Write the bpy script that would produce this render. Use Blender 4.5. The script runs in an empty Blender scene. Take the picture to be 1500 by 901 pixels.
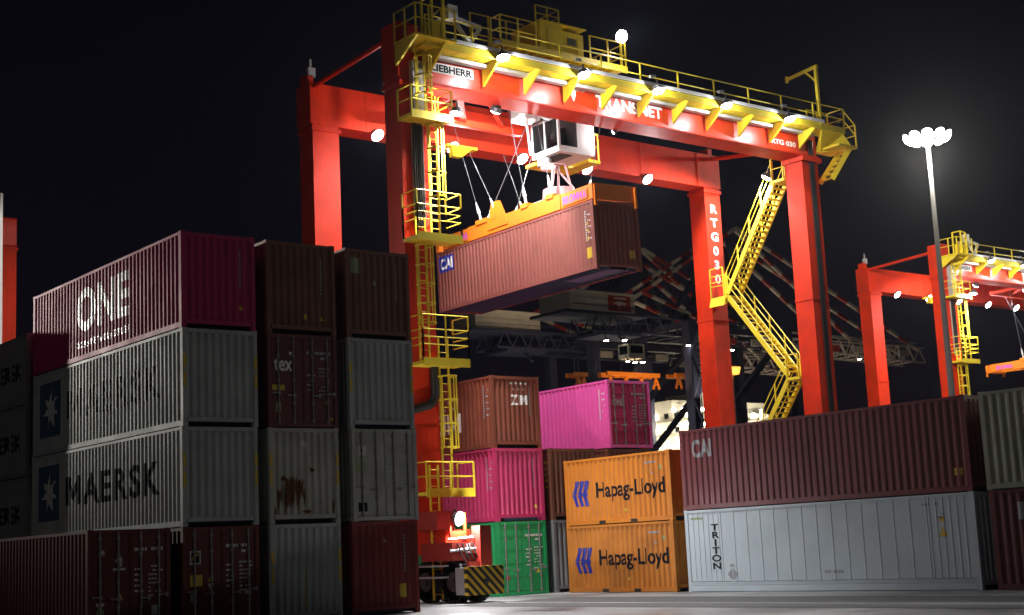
import bpy, bmesh, math, random
from mathutils import Vector, Matrix
random.seed(7)
S = bpy.context.scene
COL = S.collection
# ------------------------------------------------------------------ camera
PITCH, ROLL, YAW = 0.163702698, -0.0471504917, 0.668923925
fw = Vector((math.sin(YAW)*math.cos(PITCH), math.cos(YAW)*math.cos(PITCH), math.sin(PITCH)))
rt = Vector((math.cos(YAW), -math.sin(YAW), 0)); up = rt.cross(fw)
r2 = math.cos(ROLL)*rt + math.sin(ROLL)*up; u2 = -math.sin(ROLL)*rt + math.cos(ROLL)*up
cd = bpy.data.cameras.new('camera'); cam = bpy.data.objects.new('camera', cd); COL.objects.link(cam)
cam.matrix_world = Matrix(((r2.x, u2.x, -fw.x, 0), (r2.y, u2.y, -fw.y, 0), (r2.z, u2.z, -fw.z, 1.9067), (0, 0, 0, 1)))
cd.sensor_width = 36.0; cd.lens = 2117.18/1500*36.0; cd.dof.use_dof = True; cd.dof.focus_distance = 57.0; cd.dof.aperture_fstop = 0.95; cd.clip_start = 0.1; cd.clip_end = 6000
S.camera = cam
# ------------------------------------------------------------------ night sky
W_ = bpy.data.worlds.new('World'); S.world = W_; W_.use_nodes = True
nt = W_.node_tree; nt.nodes.clear()
wo = nt.nodes.new('ShaderNodeOutputWorld'); bg = nt.nodes.new('ShaderNodeBackground')
tc = nt.nodes.new('ShaderNodeTexCoord'); sx = nt.nodes.new('ShaderNodeSeparateXYZ'); cr = nt.nodes.new('ShaderNodeValToRGB')
nt.links.new(tc.outputs['Generated'], sx.inputs[0]); nt.links.new(sx.outputs['Z'], cr.inputs[0])
nt.links.new(cr.outputs[0], bg.inputs[0]); nt.links.new(bg.outputs[0], wo.inputs[0])
cr.color_ramp.elements[0].position = 0.0; cr.color_ramp.elements[0].color = (0.0042, 0.0032, 0.0058, 1)
cr.color_ramp.elements[1].position = 0.45; cr.color_ramp.elements[1].color = (0.0014, 0.0016, 0.0032, 1)
bg.inputs[1].default_value = 1.0
# ------------------------------------------------------------------ render look
S.view_settings.view_transform = 'Standard'; S.view_settings.look = 'None'
S.view_settings.exposure = 0.0; S.view_settings.gamma = 1.0; S.view_settings.use_curve_mapping = False
S.cycles.use_denoising = True
S.cycles.max_bounces = 6; S.cycles.diffuse_bounces = 3; S.cycles.glossy_bounces = 3; S.cycles.transmission_bounces = 4
S.cycles.sample_clamp_indirect = 6.0; S.cycles.use_light_tree = True

def lamp(loc, power, aim=None, color=(.96, .98, 1), cone=150, blend=.4, radius=.08, parent=None):
    """a floodlight's beam (spot); the visible lens is built with its fitting"""
    ld = bpy.data.lights.new('flood_or_fill_beam', 'SPOT' if aim is not None else 'POINT')
    ld.energy = power; ld.color = color; ld.shadow_soft_size = radius
    if cone == 361: lamp(loc, power*5.5, aim, color, 128, .5, radius, parent) # narrow main beam of the same fitting
    if cone == 362: lamp(loc, power*11, (-.12, -.18, -1), color, 75, .6, radius, parent)
    if cone >= 360: ld.type = 'POINT'; aim = None
    lo = bpy.data.objects.new('flood_or_fill_beam', ld); COL.objects.link(lo); lo.location = loc
    if aim is not None:
        ld.spot_size = math.radians(cone); ld.spot_blend = blend
        lo.rotation_euler = (Vector(aim)).to_track_quat('-Z', 'Y').to_euler()
    if parent: lo.parent = parent
    return lo
# unseen yard lights, no masts built: behind the camera, and far left raking along the stack sides
lamp((112, -30, 24), 23000, aim=(-88, 74, -18), color=(1, .95, .84), cone=120, blend=1.0, radius=.8)
lamp((7.3, 78.4, 14.35), 38000, aim=(11.5, -36, -1.4), color=(1, .95, .85), cone=43, blend=1.0, radius=.25)
lamp((-60, 8, 24), 8500, aim=(80, 30, -20), color=(1, .95, .88), cone=60, blend=.4, radius=.5)  # fill lamp added to lift the black left-facing walls

# ------------------------------------------------------------------ materials
def nodes(name):
    m = bpy.data.materials.new(name); m.use_nodes = True
    t = m.node_tree; b = t.nodes['Principled BSDF']
    return m, t, b
def paint(name, col, rough=.5, dirt=.35, rust=0.0, bump=.12, spec=.4, scale=1.0, metal=0.0):
    m, t, b = nodes(name); N = t.nodes.new; K = t.links.new
    tcn = N('ShaderNodeTexCoord'); oi = N('ShaderNodeObjectInfo')
    ad = N('ShaderNodeVectorMath'); ad.operation = 'ADD'
    mu = N('ShaderNodeVectorMath'); mu.operation = 'SCALE'; mu.inputs['Scale'].default_value = 37.0
    cmb = N('ShaderNodeCombineXYZ'); K(oi.outputs['Random'], cmb.inputs[0]); K(oi.outputs['Random'], cmb.inputs[1])
    K(cmb.outputs[0], mu.inputs[0]); K(tcn.outputs['Object'], ad.inputs[0]); K(mu.outputs[0], ad.inputs[1])
    n1 = N('ShaderNodeTexNoise'); n1.inputs['Scale'].default_value = .9*scale; n1.inputs['Detail'].default_value = 6
    K(ad.outputs[0], n1.inputs['Vector'])
    mp = N('ShaderNodeMapping'); mp.inputs['Scale'].default_value = (5*scale, 5*scale, .35*scale); K(ad.outputs[0], mp.inputs['Vector'])
    n2 = N('ShaderNodeTexNoise'); n2.inputs['Scale'].default_value = 1.6; n2.inputs['Detail'].default_value = 5; K(mp.outputs[0], n2.inputs['Vector'])
    r1 = N('ShaderNodeMapRange'); r1.inputs['From Min'].default_value = .38; r1.inputs['From Max'].default_value = .72
    r1.inputs['To Max'].default_value = dirt; K(n1.outputs['Fac'], r1.inputs['Value'])
    r2n = N('ShaderNodeMapRange'); r2n.inputs['From Min'].default_value = .5; r2n.inputs['From Max'].default_value = .8
    r2n.inputs['To Max'].default_value = dirt*1.2; K(n2.outputs['Fac'], r2n.inputs['Value'])
    mx = N('ShaderNodeMath'); mx.operation = 'MAXIMUM'; K(r1.outputs[0], mx.inputs[0]); K(r2n.outputs[0], mx.inputs[1])
    c1 = N('ShaderNodeMix'); c1.data_type = 'RGBA'; c1.inputs['A'].default_value = (*col, 1)
    c1.inputs['B'].default_value = (col[0]*.35+.012, col[1]*.35+.01, col[2]*.35+.008, 1); K(mx.outputs[0], c1.inputs['Factor'])
    out = c1.outputs['Result']
    if rust > 0:
        n3 = N('ShaderNodeTexNoise'); n3.inputs['Scale'].default_value = 2.3; n3.inputs['Detail'].default_value = 8; n3.inputs['Roughness'].default_value = .7
        mp2 = N('ShaderNodeMapping'); mp2.inputs['Scale'].default_value = (1, 1, .45); K(ad.outputs[0], mp2.inputs['Vector']); K(mp2.outputs[0], n3.inputs['Vector'])
        r3 = N('ShaderNodeMapRange'); r3.inputs['From Min'].default_value = .72-.2*rust; r3.inputs['From Max'].default_value = .78-.18*rust
        K(n3.outputs['Fac'], r3.inputs['Value'])
        c2 = N('ShaderNodeMix'); c2.data_type = 'RGBA'; c2.inputs['B'].default_value = (.16, .055, .02, 1)
        K(out, c2.inputs['A']); K(r3.outputs[0], c2.inputs['Factor']); out = c2.outputs['Result']
    K(out, b.inputs['Base Color'])
    rr = N('ShaderNodeMapRange'); rr.inputs['To Min'].default_value = rough-.08; rr.inputs['To Max'].default_value = rough+.2
    K(n1.outputs['Fac'], rr.inputs['Value']); K(rr.outputs[0], b.inputs['Roughness'])
    b.inputs['Specular IOR Level'].default_value = spec; b.inputs['Metallic'].default_value = metal
    if bump > 0:
        bp = N('ShaderNodeBump'); bp.inputs['Strength'].default_value = bump; bp.inputs['Distance'].default_value = .02
        K(n1.outputs['Fac'], bp.inputs['Height']); K(bp.outputs[0], b.inputs['Normal'])
    return m
def flat(name, col, rough=.5, metal=0.0):
    m, t, b = nodes(name); b.inputs['Roughness'].default_value = rough; b.inputs['Metallic'].default_value = metal
    if rough > .78: b.inputs['Specular IOR Level'].default_value = .12
    n = t.nodes.new('ShaderNodeTexNoise'); n.inputs['Scale'].default_value = 5; n.inputs['Detail'].default_value = 4
    c = t.nodes.new('ShaderNodeMix'); c.data_type = 'RGBA'
    c.inputs['A'].default_value = (*[x*.78 for x in col], 1); c.inputs['B'].default_value = (*[min(1, x*1.12) for x in col], 1)
    t.links.new(n.outputs['Fac'], c.inputs['Factor']); t.links.new(c.outputs['Result'], b.inputs['Base Color'])
    return m
def glow(name, col, st):
    m, t, b = nodes(name); b.inputs['Base Color'].default_value = (.8, .8, .8, 1)
    b.inputs['Emission Color'].default_value = (*col, 1); b.inputs['Emission Strength'].default_value = st
    return m
M = dict(
    gloss=paint('crane_red_gloss', (.62, .034, .006), .3, .3, .1, .05, spec=.6),
    red=paint('crane_red', (.6, .03, .006), .5, .5, .3, .08, spec=.15), dred=paint('dark_red', (.3, .02, .012), .5, .3),
    yellow=paint('crane_yellow', (.74, .57, .025), .5, .3, .08), grey=paint('grey_steel', (.32, .33, .34), .5, .3),
    mastgrey=paint('mast_grey', (.2, .2, .205), .6, .3),
    galv=paint('galvanised', (.42, .43, .44), .45, .25, metal=.3), black=flat('black_rubber', (.012, .012, .013), .6),
    white=paint('white_paint', (.75, .75, .74), .4, .2), glass=flat('cab_glass', (.012, .015, .018), .06),
    rope=flat('wire_rope', (.12, .12, .125), .6), orange=paint('spreader_orange', (.75, .19, .006), .5, .3, .1),
    rim=flat('wheel_rim', (.06, .05, .05), .5), pink=flat('pale_pink_paint', (.4, .2, .2), .5),
    lens=glow('lit_lens', (1, .97, .93), 45), warm=glow('warm_lens', (1, .93, .74), 40), sodium=glow('sodium_lens', (1, .36, .05), 2.6),
    window=glow('lit_window', (1, .9, .68), 6.0), house=flat('lamp_housing', (.05, .05, .055), .5),
    txt_w=flat('white_lettering', (.82, .82, .79), .42), txt_k=flat('black_lettering', (.014, .015, .019), .8),
    txt_faint=flat('faint_black_lettering', (.02, .022, .026), .62), txt_b=flat('blue_lettering', (.02, .03, .3), .5), txt_g=flat('grey_lettering', (.3, .31, .33), .5), txt_p=flat('purple_lettering', (.45, .06, .5), .5),  # faint lettering is slightly lighter and glossier than the plain black
    stk_y=flat('yellow_sticker', (.62, .42, .03), .5), stk_w=flat('white_sticker', (.6, .6, .57), .5), stk_g=flat('green_sticker', (.28, .36, .16), .5),
    skyblue=flat('blue_panel', (.026, .075, .145), .6), rustp=flat('rust_patch', (.15, .07, .03), .9),
    zinc=flat('locking_bar_zinc', (.26, .25, .24), .45, .4), under=paint('underside_bitumen', (.07, .1, .15), .6, .3),
    navy=paint('quay_crane_blue', (.035, .04, .085), .5, .3), qred=paint('band_red', (.4, .035, .03), .5, .3), qwhite=paint('band_white', (.62, .56, .5), .5, .3),
    cream=paint('ship_cream', (.7, .66, .56), .5, .2), hull=paint('hull_dark', (.02, .03, .06), .5, .3),
)
C = dict(
    magenta=paint('magenta_box', (.42, .03, .12), .55, .25, .05, spec=.2), hot=paint('lamplit_magenta_box', (.84, .11, .44), .45, .15),  # hot is the magenta paint with strong lamplight put into its colour
    grey=paint('grey_box', (.4, .43, .425), .55, .4, .12, spec=.25), greyold=paint('old_grey_box', (.43, .43, .38), .6, .45, .42),
    brown=paint('brown_box', (.17, .06, .035), .5, .4, .1), maroon=paint('maroon_box', (.13, .022, .026), .5, .4, .1),
    redbox=paint('red_box', (.23, .022, .018), .5, .4, .12), doorred=paint('door_red_box', (.12, .014, .012), .5, .4, .12), rose=paint('rose_brown_box', (.23, .066, .05), .55, .3),
    green=paint('green_box', (.015, .3, .09), .45, .3), zim=paint('chocolate_box', (.2, .05, .025), .5, .35),
    pinkred=paint('raspberry_box', (.5, .03, .12), .45, .3), orange=paint('orange_box', (.62, .2, .016), .5, .35, .1), orangeold=paint('faded_orange_box', (.56, .19, .022), .6, .5, .22),
    plum=paint('plum_box', (.17, .032, .04), .38, .3), reefer=paint('pale_reefer', (.52, .61, .66), .42, .15),
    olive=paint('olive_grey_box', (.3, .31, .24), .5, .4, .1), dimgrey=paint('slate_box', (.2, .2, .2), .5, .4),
)
# ------------------------------------------------------------------ mesh helpers
class MB:
    def __init__(s): s.v, s.f = [], []
    def add(s, vs, fs):
        o = len(s.v); s.v += [tuple(v) for v in vs]; s.f += [tuple(i+o for i in f) for f in fs]; return s
    def box(s, x0, x1, y0, y1, z0, z1):
        return s.add([(x0, y0, z0), (x1, y0, z0), (x1, y1, z0), (x0, y1, z0), (x0, y0, z1), (x1, y0, z1), (x1, y1, z1), (x0, y1, z1)],
                     [(0, 3, 2, 1), (4, 5, 6, 7), (0, 1, 5, 4), (1, 2, 6, 5), (2, 3, 7, 6), (3, 0, 4, 7)])
    def bar(s, p0, p1, w, h=None, upv=(0, 0, 1)):
        h = h or w; p0 = Vector(p0); p1 = Vector(p1); d = (p1-p0).normalized(); u = Vector(upv)
        if abs(d.dot(u)) > .98: u = Vector((0, 1, 0))
        a = d.cross(u).normalized()*w/2; b = a.cross(d).normalized()*h/2
        vs = [p+i*a+j*b for p in (p0, p1) for i, j in ((-1, -1), (1, -1), (1, 1), (-1, 1))]
        return s.add(vs, [(0, 1, 2, 3), (7, 6, 5, 4), (0, 4, 5, 1), (1, 5, 6, 2), (2, 6, 7, 3), (3, 7, 4, 0)])
    def tube(s, p0, p1, r0, r1=None, n=8):
        r1 = r0 if r1 is None else r1
        p0 = Vector(p0); p1 = Vector(p1); d = (p1-p0).normalized(); u = Vector((0, 0, 1)) if abs(d.z) < .95 else Vector((1, 0, 0))
        a = d.cross(u).normalized(); b = a.cross(d)
        vs = [p+r*(math.cos(2*math.pi*k/n)*a+math.sin(2*math.pi*k/n)*b) for p, r in ((p0, r0), (p1, r1)) for k in range(n)]
        return s.add(vs, [(k, (k+1) % n, n+(k+1) % n, n+k) for k in range(n)]+[tuple(range(n-1, -1, -1)), tuple(range(n, 2*n))])
    def path(s, pts, r, n=6):
        for a, b in zip(pts, pts[1:]): s.tube(a, b, r, n=n)
        return s
    def prism(s, poly, d):
        """extrude a 3-D polygon by vector d"""
        n = len(poly); d = Vector(d); a = [Vector(p) for p in poly]
        return s.add(a+[p+d for p in a], [tuple(range(n-1, -1, -1)), tuple(range(n, 2*n))]+[(k, (k+1) % n, n+(k+1) % n, n+k) for k in range(n)])
    def mesh(s, name, off=(0, 0, 0)):
        me = bpy.data.meshes.new(name)
        ox, oy, oz = off
        me.from_pydata([(x-ox, y-oy, z-oz) for x, y, z in s.v], [], s.f)
        bm = bmesh.new(); bm.from_mesh(me); bmesh.ops.recalc_face_normals(bm, faces=bm.faces); bm.to_mesh(me); bm.free()
        return me
def link(name, me, mat, parent=None, loc=None, rot=None):
    o = bpy.data.objects.new(name, me); COL.objects.link(o)
    if me is not None and mat is not None:
        if not me.materials: me.materials.append(None)
        o.material_slots[0].link = 'OBJECT'; o.material_slots[0].material = mat
    if parent: o.parent = parent
    if loc is not None: o.location = loc
    if rot is not None: o.rotation_euler = rot
    return o
def empty(name, loc, label, cat, group=None, rz=0):
    o = bpy.data.objects.new(name, None); COL.objects.link(o); o.location = loc; o.rotation_euler = (0, 0, rz)
    return tag(o, label, cat, group)
def tag(o, label, cat, group=None):
    o['label'] = label; o['category'] = cat
    if group: o['group'] = group
    return o
def children(o): return KIDS.get(o.name, ()) if KIDS else o.children
KIDS = {}
def copy_tree(o, parent=None, skip=()):
    c = o.copy(); COL.objects.link(c)
    if parent: c.parent = parent
    for k in list(o.children):
        if k.name.split('.')[0] in skip: continue
        copy_tree(k, c, skip)
    return c
# ------------------------------------------------------------------ lettering
_tc = {}
def letter_m(w=.74, h=.70, t=.15):
    P = [(0, 0), (0, h), (t*1.15, h), (w/2, .42*h), (w-t*1.15, h), (w, h), (w, 0), (w-t, 0), (w-t, .6*h), (w/2, .1*h), (t, .6*h), (t, 0)]
    return P, [(0, 11, 10, 1), (1, 10, 2), (10, 9, 3, 2), (3, 9, 8, 4), (4, 8, 5), (5, 8, 7, 6)]
def text2d(s, size, bold=.012, xs=1.0, align='LEFT', line=1.0, sp=1.0):
    k = (s, size, bold, xs, align, line, sp)
    if k in _tc: return _tc[k]
    if 'M' in s: # the built-in font's M does not survive emboldening: set such words letter by letter
        vs, fs, x = [], [], 0.0
        for ch in s:
            v, f = letter_m(t=.10+2.2*min(bold, .035)) if ch == 'M' else text2d(ch, 1.0, bold)
            x0 = min(a for a, b_ in v); x1 = max(a for a, b_ in v); o = len(vs)
            vs += [((a-x0+x)*xs*size, b_*size) for a, b_ in v]; fs += [tuple(q+o for q in p) for p in f]; x += x1-x0+.09
        _tc[k] = (vs, fs); return _tc[k]
    cu = bpy.data.curves.new('txt', 'FONT'); cu.body = s; cu.size = 1; cu.offset = min(bold, .035); cu.align_x = align
    cu.space_line = line; cu.space_character = sp; cu.resolution_u = 5; cu.fill_mode = 'FRONT'
    o = bpy.data.objects.new('txt', cu); me = bpy.data.meshes.new_from_object(o)
    vs = [(v.co.x*xs*size, v.co.y*size) for v in me.vertices]; fs = [tuple(p.vertices) for p in me.polygons]
    bpy.data.objects.remove(o); bpy.data.curves.remove(cu); bpy.data.meshes.remove(me)
    _tc[k] = (vs, fs); return _tc[k]
def rect2d(u0, u1, v0, v1): return ([(u0, v0), (u1, v0), (u1, v1), (u0, v1)], [(0, 1, 2, 3)])
def poly2d(p): return (list(p), [tuple(range(len(p)))])
def join2d(parts):
    v, f = [], []
    for a, b in parts:
        o = len(v); v += a; f += [tuple(i+o for i in q) for q in b]
    return v, f
def fit2d(d, u0, u1, v0, v1):
    us = [a for a, b in d[0]]; vs = [b for a, b in d[0]]
    a, b, c, e = min(us), max(us), min(vs), max(vs)
    return [(u0+(u-a)/(b-a)*(u1-u0), v0+(v-c)/(e-c)*(v1-v0)) for u, v in d[0]], d[1]
def codes(rng, u0, v0, cols, rows, w=.085, h=.05, gap=.04):
    """small print too fine to read: broken bars"""
    out = []
    for r in range(rows):
        u = u0
        for c in range(cols):
            ww = w*rng.uniform(.5, 1.5)
            if rng.random() < .8: out.append(rect2d(u, u+ww, v0-r*(h+gap), v0-r*(h+gap)+h))
            u += ww+.03
    return join2d(out)
# ------------------------------------------------------------------ containers
W, HC, STD, L40, L20 = 2.438, 2.896, 2.591, 12.192, 6.058
HW = W/2
def wave(a, b, pitch, parts, depth):
    n = max(1, round((b-a)/pitch)); p = (b-a)/n; xs, ds = [a], [0.0]
    f1, f2, f3, f4 = parts; t = f1+f2+f3+f4
    for i in range(n):
        o = a+i*p
        for q, d in ((f1*.5, 0), (f1*.5+f2, depth), (f1*.5+f2+f3, depth), (t-f1*.5, 0)):
            xs.append(o+q/t*p); ds.append(d)
    xs.append(b); ds.append(0.0)
    return xs, ds
def side_profile(L, kind):
    a, b = -L/2+.15, L/2-.15
    if kind == 'reefer': # nearly flat skin with narrow pressed ribs, closer together at the ends
        xs, ds = [a], [.012]
        for e in [a+.25*i for i in range(1, 7)]+[a+1.6+.62*i for i in range(0, int((b-a-3.2)/.62)+1)]+[b-.25*i for i in range(6, 0, -1)]:
            xs += [e-.03, e-.012, e+.012, e+.03]; ds += [.012, .001, .001, .012]
        return xs+[b], ds+[.012]
    return wave(a, b, .278, (72, 68, 70, 68), .036)
def end_profile(): return wave(-HW+.13, HW-.13, .25, (70, 50, 80, 50), .045)
def interp(x, xs, ds):
    if x <= xs[0]: return ds[0]
    for i in range(1, len(xs)):
        if x <= xs[i]: return ds[i-1]+(ds[i]-ds[i-1])*(x-xs[i-1])/max(1e-9, xs[i]-xs[i-1])
    return ds[-1]
_mc = {}
def cached(key, fn):
    if key not in _mc: _mc[key] = fn()
    return _mc[key]
def m_side(L, H, kind, s):
    xs, ds = side_profile(L, kind); mb = MB(); n = len(xs); x0 = -HW+.012
    lo, hi = (.17, H-.10) if kind != 'reefer' else (.36, H-.10)
    vs = [(s*-(x0+d), y, z) for z in (lo, hi) for y, d in zip(xs, ds)]
    mb.add([(-v[0]*-1 if False else v[0], v[1], v[2]) for v in vs], [(i, i+1, n+i+1, n+i) for i in range(n-1)])
    if s < 0: pass
    if kind == 'reefer':
        for k in range(3): mb.box(*sorted((s*-(x0-.004), s*-(x0+.05))), -L/2+.15, L/2-.15, .17+.06*k, .222+.06*k)
    return mb.mesh('side_panel')
def m_end(H, s, L, tunnel=True):
    xs, ds = end_profile(); n = len(xs); y0 = -L/2+.03; mb = MB(); lo = .24
    mb.add([(x, s*(y0+d), z) for z in (lo, H-.13) for x, d in zip(xs, ds)], [(i, i+1, n+i+1, n+i) for i in range(n-1)])
    return mb.mesh('end_panel')
def m_leaf(H, s):
    """one door leaf: sheet with pressed horizontal panels and a rubber edge; hinged at the outer side, built at y=0 facing -Y"""
    mb = MB(); x0, x1 = (-HW+.11, -.012) if s < 0 else (.012, HW-.11)
    mb.box(x0, x1, 0, .05, .17, H-.14)
    zs = [.17+(H-.31)*t for t in (0, .2, .4, .6, .8, 1)]
    for a, b in zip(zs, zs[1:]): mb.box(x0+.05, x1-.05, -.012, .002, a+.06, b-.06)
    return mb.mesh('door')
def m_lockbar(H):
    mb = MB(); mb.tube((0, 0, .1), (0, 0, H-.07), .025, n=6)
    for z in (.2, .75, H*.5, H-.7, H-.25): mb.box(-.05, .05, -.005, .035, z-.04, z+.04)
    return mb.mesh('locking_bar')
def m_handle(): return MB().box(-.03, .24, -.03, 0, -.02, .02).box(.18, .26, -.035, .03, -.06, .05).mesh('handle')
def m_frame_floor(L):
    mb = MB(); n = int(L/.42)
    for i in range(1, n): y = -L/2+i*L/n; mb.box(-HW+.06, HW-.06, y-.025, y+.025, .03, .15)
    return mb.mesh('cross_members')
def m_floor(L): return MB().box(-HW+.06, HW-.06, -L/2+.06, L/2-.06, .152, .18).mesh('floor_panel')
def m_tunnel(L): return MB().box(-.5, .5, -L/2+.2, -L/2+3.3, .026, .028).box(-.52, -.46, -L/2+.1, -L/2+3.3, .0, .13).box(.46, .52, -L/2+.1, -L/2+3.3, .0, .13).mesh('tunnel_plate')
def m_roof(L, H):
    xs, ds = wave(-L/2+.1, L/2-.1, .42, (150, 60, 150, 60), .02); mb = MB(); n = len(xs)
    mb.add([(x, y, H-.03-d) for x in (-HW+.05, HW-.05) for y, d in zip(xs, ds)], [(i, i+1, n+i+1, n+i) for i in range(n-1)])
    mb.box(-HW+.05, HW-.05, -L/2+.1, L/2-.1, H-.085, H-.075)
    return mb.mesh('roof_panel')
def m_casting():
    mb = MB(); a, b, c = .081, .089, .058
    mb.box(-a, a, -b, b, -c, c)
    return mb.mesh('corner_casting')
def m_hole(): return MB().add([(.001, .045*math.cos(t*math.pi/4)*.7, .045*math.sin(t*math.pi/4)) for t in range(8)], [tuple(range(8))]).mesh('hole')
SX = {'side': None}
def conform(data, xs, ds, place, name):
    """lay flat 2-D artwork on a corrugated wall: cut it at each fold, then follow the wall 5 mm proud"""
    bm = bmesh.new(); pts = [place(u, v) for u, v in data[0]]
    def clip(poly, x, keep):
        out = []
        for k in range(len(poly)):
            a, b_ = poly[k-1], poly[k]; ia, ib = (a[0]-x)*keep >= 0, (b_[0]-x)*keep >= 0
            if ia != ib:
                t = (x-a[0])/(b_[0]-a[0]); out.append((x, a[1]+(b_[1]-a[1])*t))
            if ib: out.append(b_)
        return out
    for f in data[1]:
        poly = [pts[i] for i in f]; lo = min(p[0] for p in poly); hi = max(p[0] for p in poly)
        cuts = [lo]+[x for x in sorted(set(xs)) if lo+1e-5 < x < hi-1e-5]+[hi]
        for a, b_ in zip(cuts, cuts[1:]):
            q = clip(clip(poly, a, 1), b_, -1)
            if len(q) >= 3: bm.faces.new([bm.verts.new((p[0], 0, p[1])) for p in q])
    return bm
JIT = random.Random(12)
class Box:
    def __init__(s, label, x, y, z, mat, L=L40, H=HC, front='corr', side='corr', group=None, name='shipping_container', rz=0, full=True):
        """x = left (-X) wall, y = near (-Y) end, z = base"""
        s.L, s.H, s.side, s.front, s.mat = L, H, side, front, mat
        s.root = empty(name, (x+HW+JIT.uniform(-.022, .022), y+L/2+JIT.uniform(-.035, .035), z), label, 'container', group, rz)
        R = s.root; K = lambda k, fn: cached((k, L, H, side), fn)
        for sg in (-1, 1):
            link('side_panel', K(('side', sg), lambda: m_side(L, H, side, sg)), mat, R)
            link('top_rail', K(('tr', sg), lambda: MB().box(*sorted((sg*(HW-.004), sg*(HW-.075))), -L/2+.175, L/2-.175, H-.105, H-.02).mesh('top_rail')), mat, R)
            link('bottom_rail', K(('br', sg), lambda: MB().box(*sorted((sg*(HW-.006), sg*(HW-.08))), -L/2+.175, L/2-.175, .02, .175).mesh('bottom_rail')), mat, R)
            for se in (-1, 1):
                link('corner_post', K(('cp', sg, se), lambda: MB().box(*sorted((sg*(HW-.005), sg*(HW-.13))), *sorted((se*(L/2-.006), se*(L/2-.16))), .12, H-.12).mesh('corner_post')), mat, R)
                for zz in (.06, H-.062):
                    link('corner_casting', cached(('cc',), m_casting), mat, R, (sg*(HW-.081), se*(L/2-.089), zz))
        for se in (-1, 1):
            door = (front == 'door' and se < 0) or (front != 'door' and se > 0)
            link('header_rail', K(('hd', se), lambda: MB().box(-HW+.16, HW-.16, *sorted((se*(L/2-.012), se*(L/2-.1))), H-.14, H-.02).mesh('header_rail')), mat, R)
            lo = .02 if door else .135
            link('sill_rail', K(('sl', se, door), lambda: MB().box(-HW+.16, HW-.16, *sorted((se*(L/2-.012), se*(L/2-.1))), lo, lo+.13).mesh('sill_rail')), mat, R)
            if door:
                for sg in (-1, 1):
                    sx_ = sg if se < 0 else -sg
                    d = link('door', K(('leaf', sx_), lambda: m_leaf(H, sx_)), mat, R, (0, se*(L/2-.045), 0), (0, 0, 0 if se < 0 else math.pi))
                    if se < 0:
                        for bx in (.33, .86):
                            link('locking_bar', cached(('lb', H), lambda: m_lockbar(H)), M['zinc'] if front == 'door' else mat, d, (sg*bx, -.035, 0))
                            link('handle', cached(('hn',), m_handle), M['zinc'], d, (sg*bx-(.21 if sg < 0 else 0), -.05, 1.05 if bx > .5 else .98))
            else:
                link('end_panel', K(('end', se), lambda: m_end(H, -se, L)), mat, R)
        link('roof_panel', K('roof', lambda: m_roof(L, H)), mat, R)
        link('floor_panel', K('floor', lambda: m_floor(L)), M['under'], R)
        link('cross_members', K('xm', lambda: m_frame_floor(L)), M['under'], R)
    def on_side(s, name, data, mat, label=None, proud=.006):
        """artwork on the -X wall: u runs from the far end towards the near end, measured from the near end backwards (u=0 near end)"""
        xs, ds = side_profile(s.L, s.side); L = s.L
        bm = conform(data, xs, ds, lambda u, v: (-L/2-u, v), name)
        for v in bm.verts: v.co = (-HW+.012+interp(v.co.x, xs, ds)-proud, v.co.x, v.co.z)
        return s._fin(bm, name, mat, label)
    def on_end(s, name, data, mat, label=None, proud=.006):
        """artwork on the -Y end: u from the left post, v up"""
        L = s.L
        if s.front == 'door':
            bm = conform(data, [], [], lambda u, v: (-HW+u, v), name)
            for v in bm.verts: v.co = (v.co.x, -L/2+.045-.012-proud, v.co.z)
        else:
            xs, ds = end_profile(); bm = conform(data, xs, ds, lambda u, v: (-HW+u, v), name)
            for v in bm.verts:
                edge = abs(v.co.x) > HW-.13
                v.co = (v.co.x, -L/2+(.006 if edge else .03+interp(v.co.x, xs, ds))-proud, v.co.z)
        return s._fin(bm, name, mat, label)
    def _fin(s, bm, name, mat, label):
        bmesh.ops.recalc_face_normals(bm, faces=bm.faces); me = bpy.data.meshes.new(name); bm.to_mesh(me); bm.free()
        o = link(name, me, mat, s.root)
        if label: o['label'] = label
        return o
    def marks(s, seed, where='end', mat=None):
        rng = random.Random(seed); mat = mat or M['txt_g']
        if where == 'end': # container number painted down the right side of the front wall
            s.on_end('marking', join2d([rect2d(1.93, 1.98, s.H-.5-.11*k, s.H-.5-.11*k+.075) for k in range(11)]), mat)
        elif where == 'door':
            parts = [codes(rng, 1.36, s.H-.62, 3, 1, .12, .09), codes(rng, 1.75, s.H-.62, 4, 1, .1, .09), codes(rng, 1.85, s.H-.78, 2, 1, .12, .08)]
            parts += [codes(rng, 1.36, s.H-1.15, 2, 5, .1, .05, .1), codes(rng, 1.78, s.H-1.08, 4, 8, .07, .045, .07)]
            s.on_end('marking', join2d(parts), mat)
        else:
            s.on_side('marking', join2d([rect2d(-.62, -.57, s.H-.45-.11*k, s.H-.45-.11*k+.075) for k in range(12)]+[codes(rng, -.42, s.H-.6-.25*k, 2, 1, .07, .06) for k in range(5)]), mat)
def tri2d(u, v, w): return poly2d([(u-w/2, v), (u+w/2, v), (u, v+w*.95)])
def star2d(u, v, r, n=7):
    p = []
    for k in range(2*n):
        a = math.pi/2+math.pi*k/n; q = r if k % 2 == 0 else r*.42
        p.append((u+q*math.cos(a), v+q*math.sin(a)))
    # triangulated fan
    return ([(u, v)]+p, [(0, 1+k, 1+(k+1) % (2*n)) for k in range(2*n)])
XA, XB, XC, XN = 18.28, 21.10, 23.95, 15.44
YE = 38.73
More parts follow.
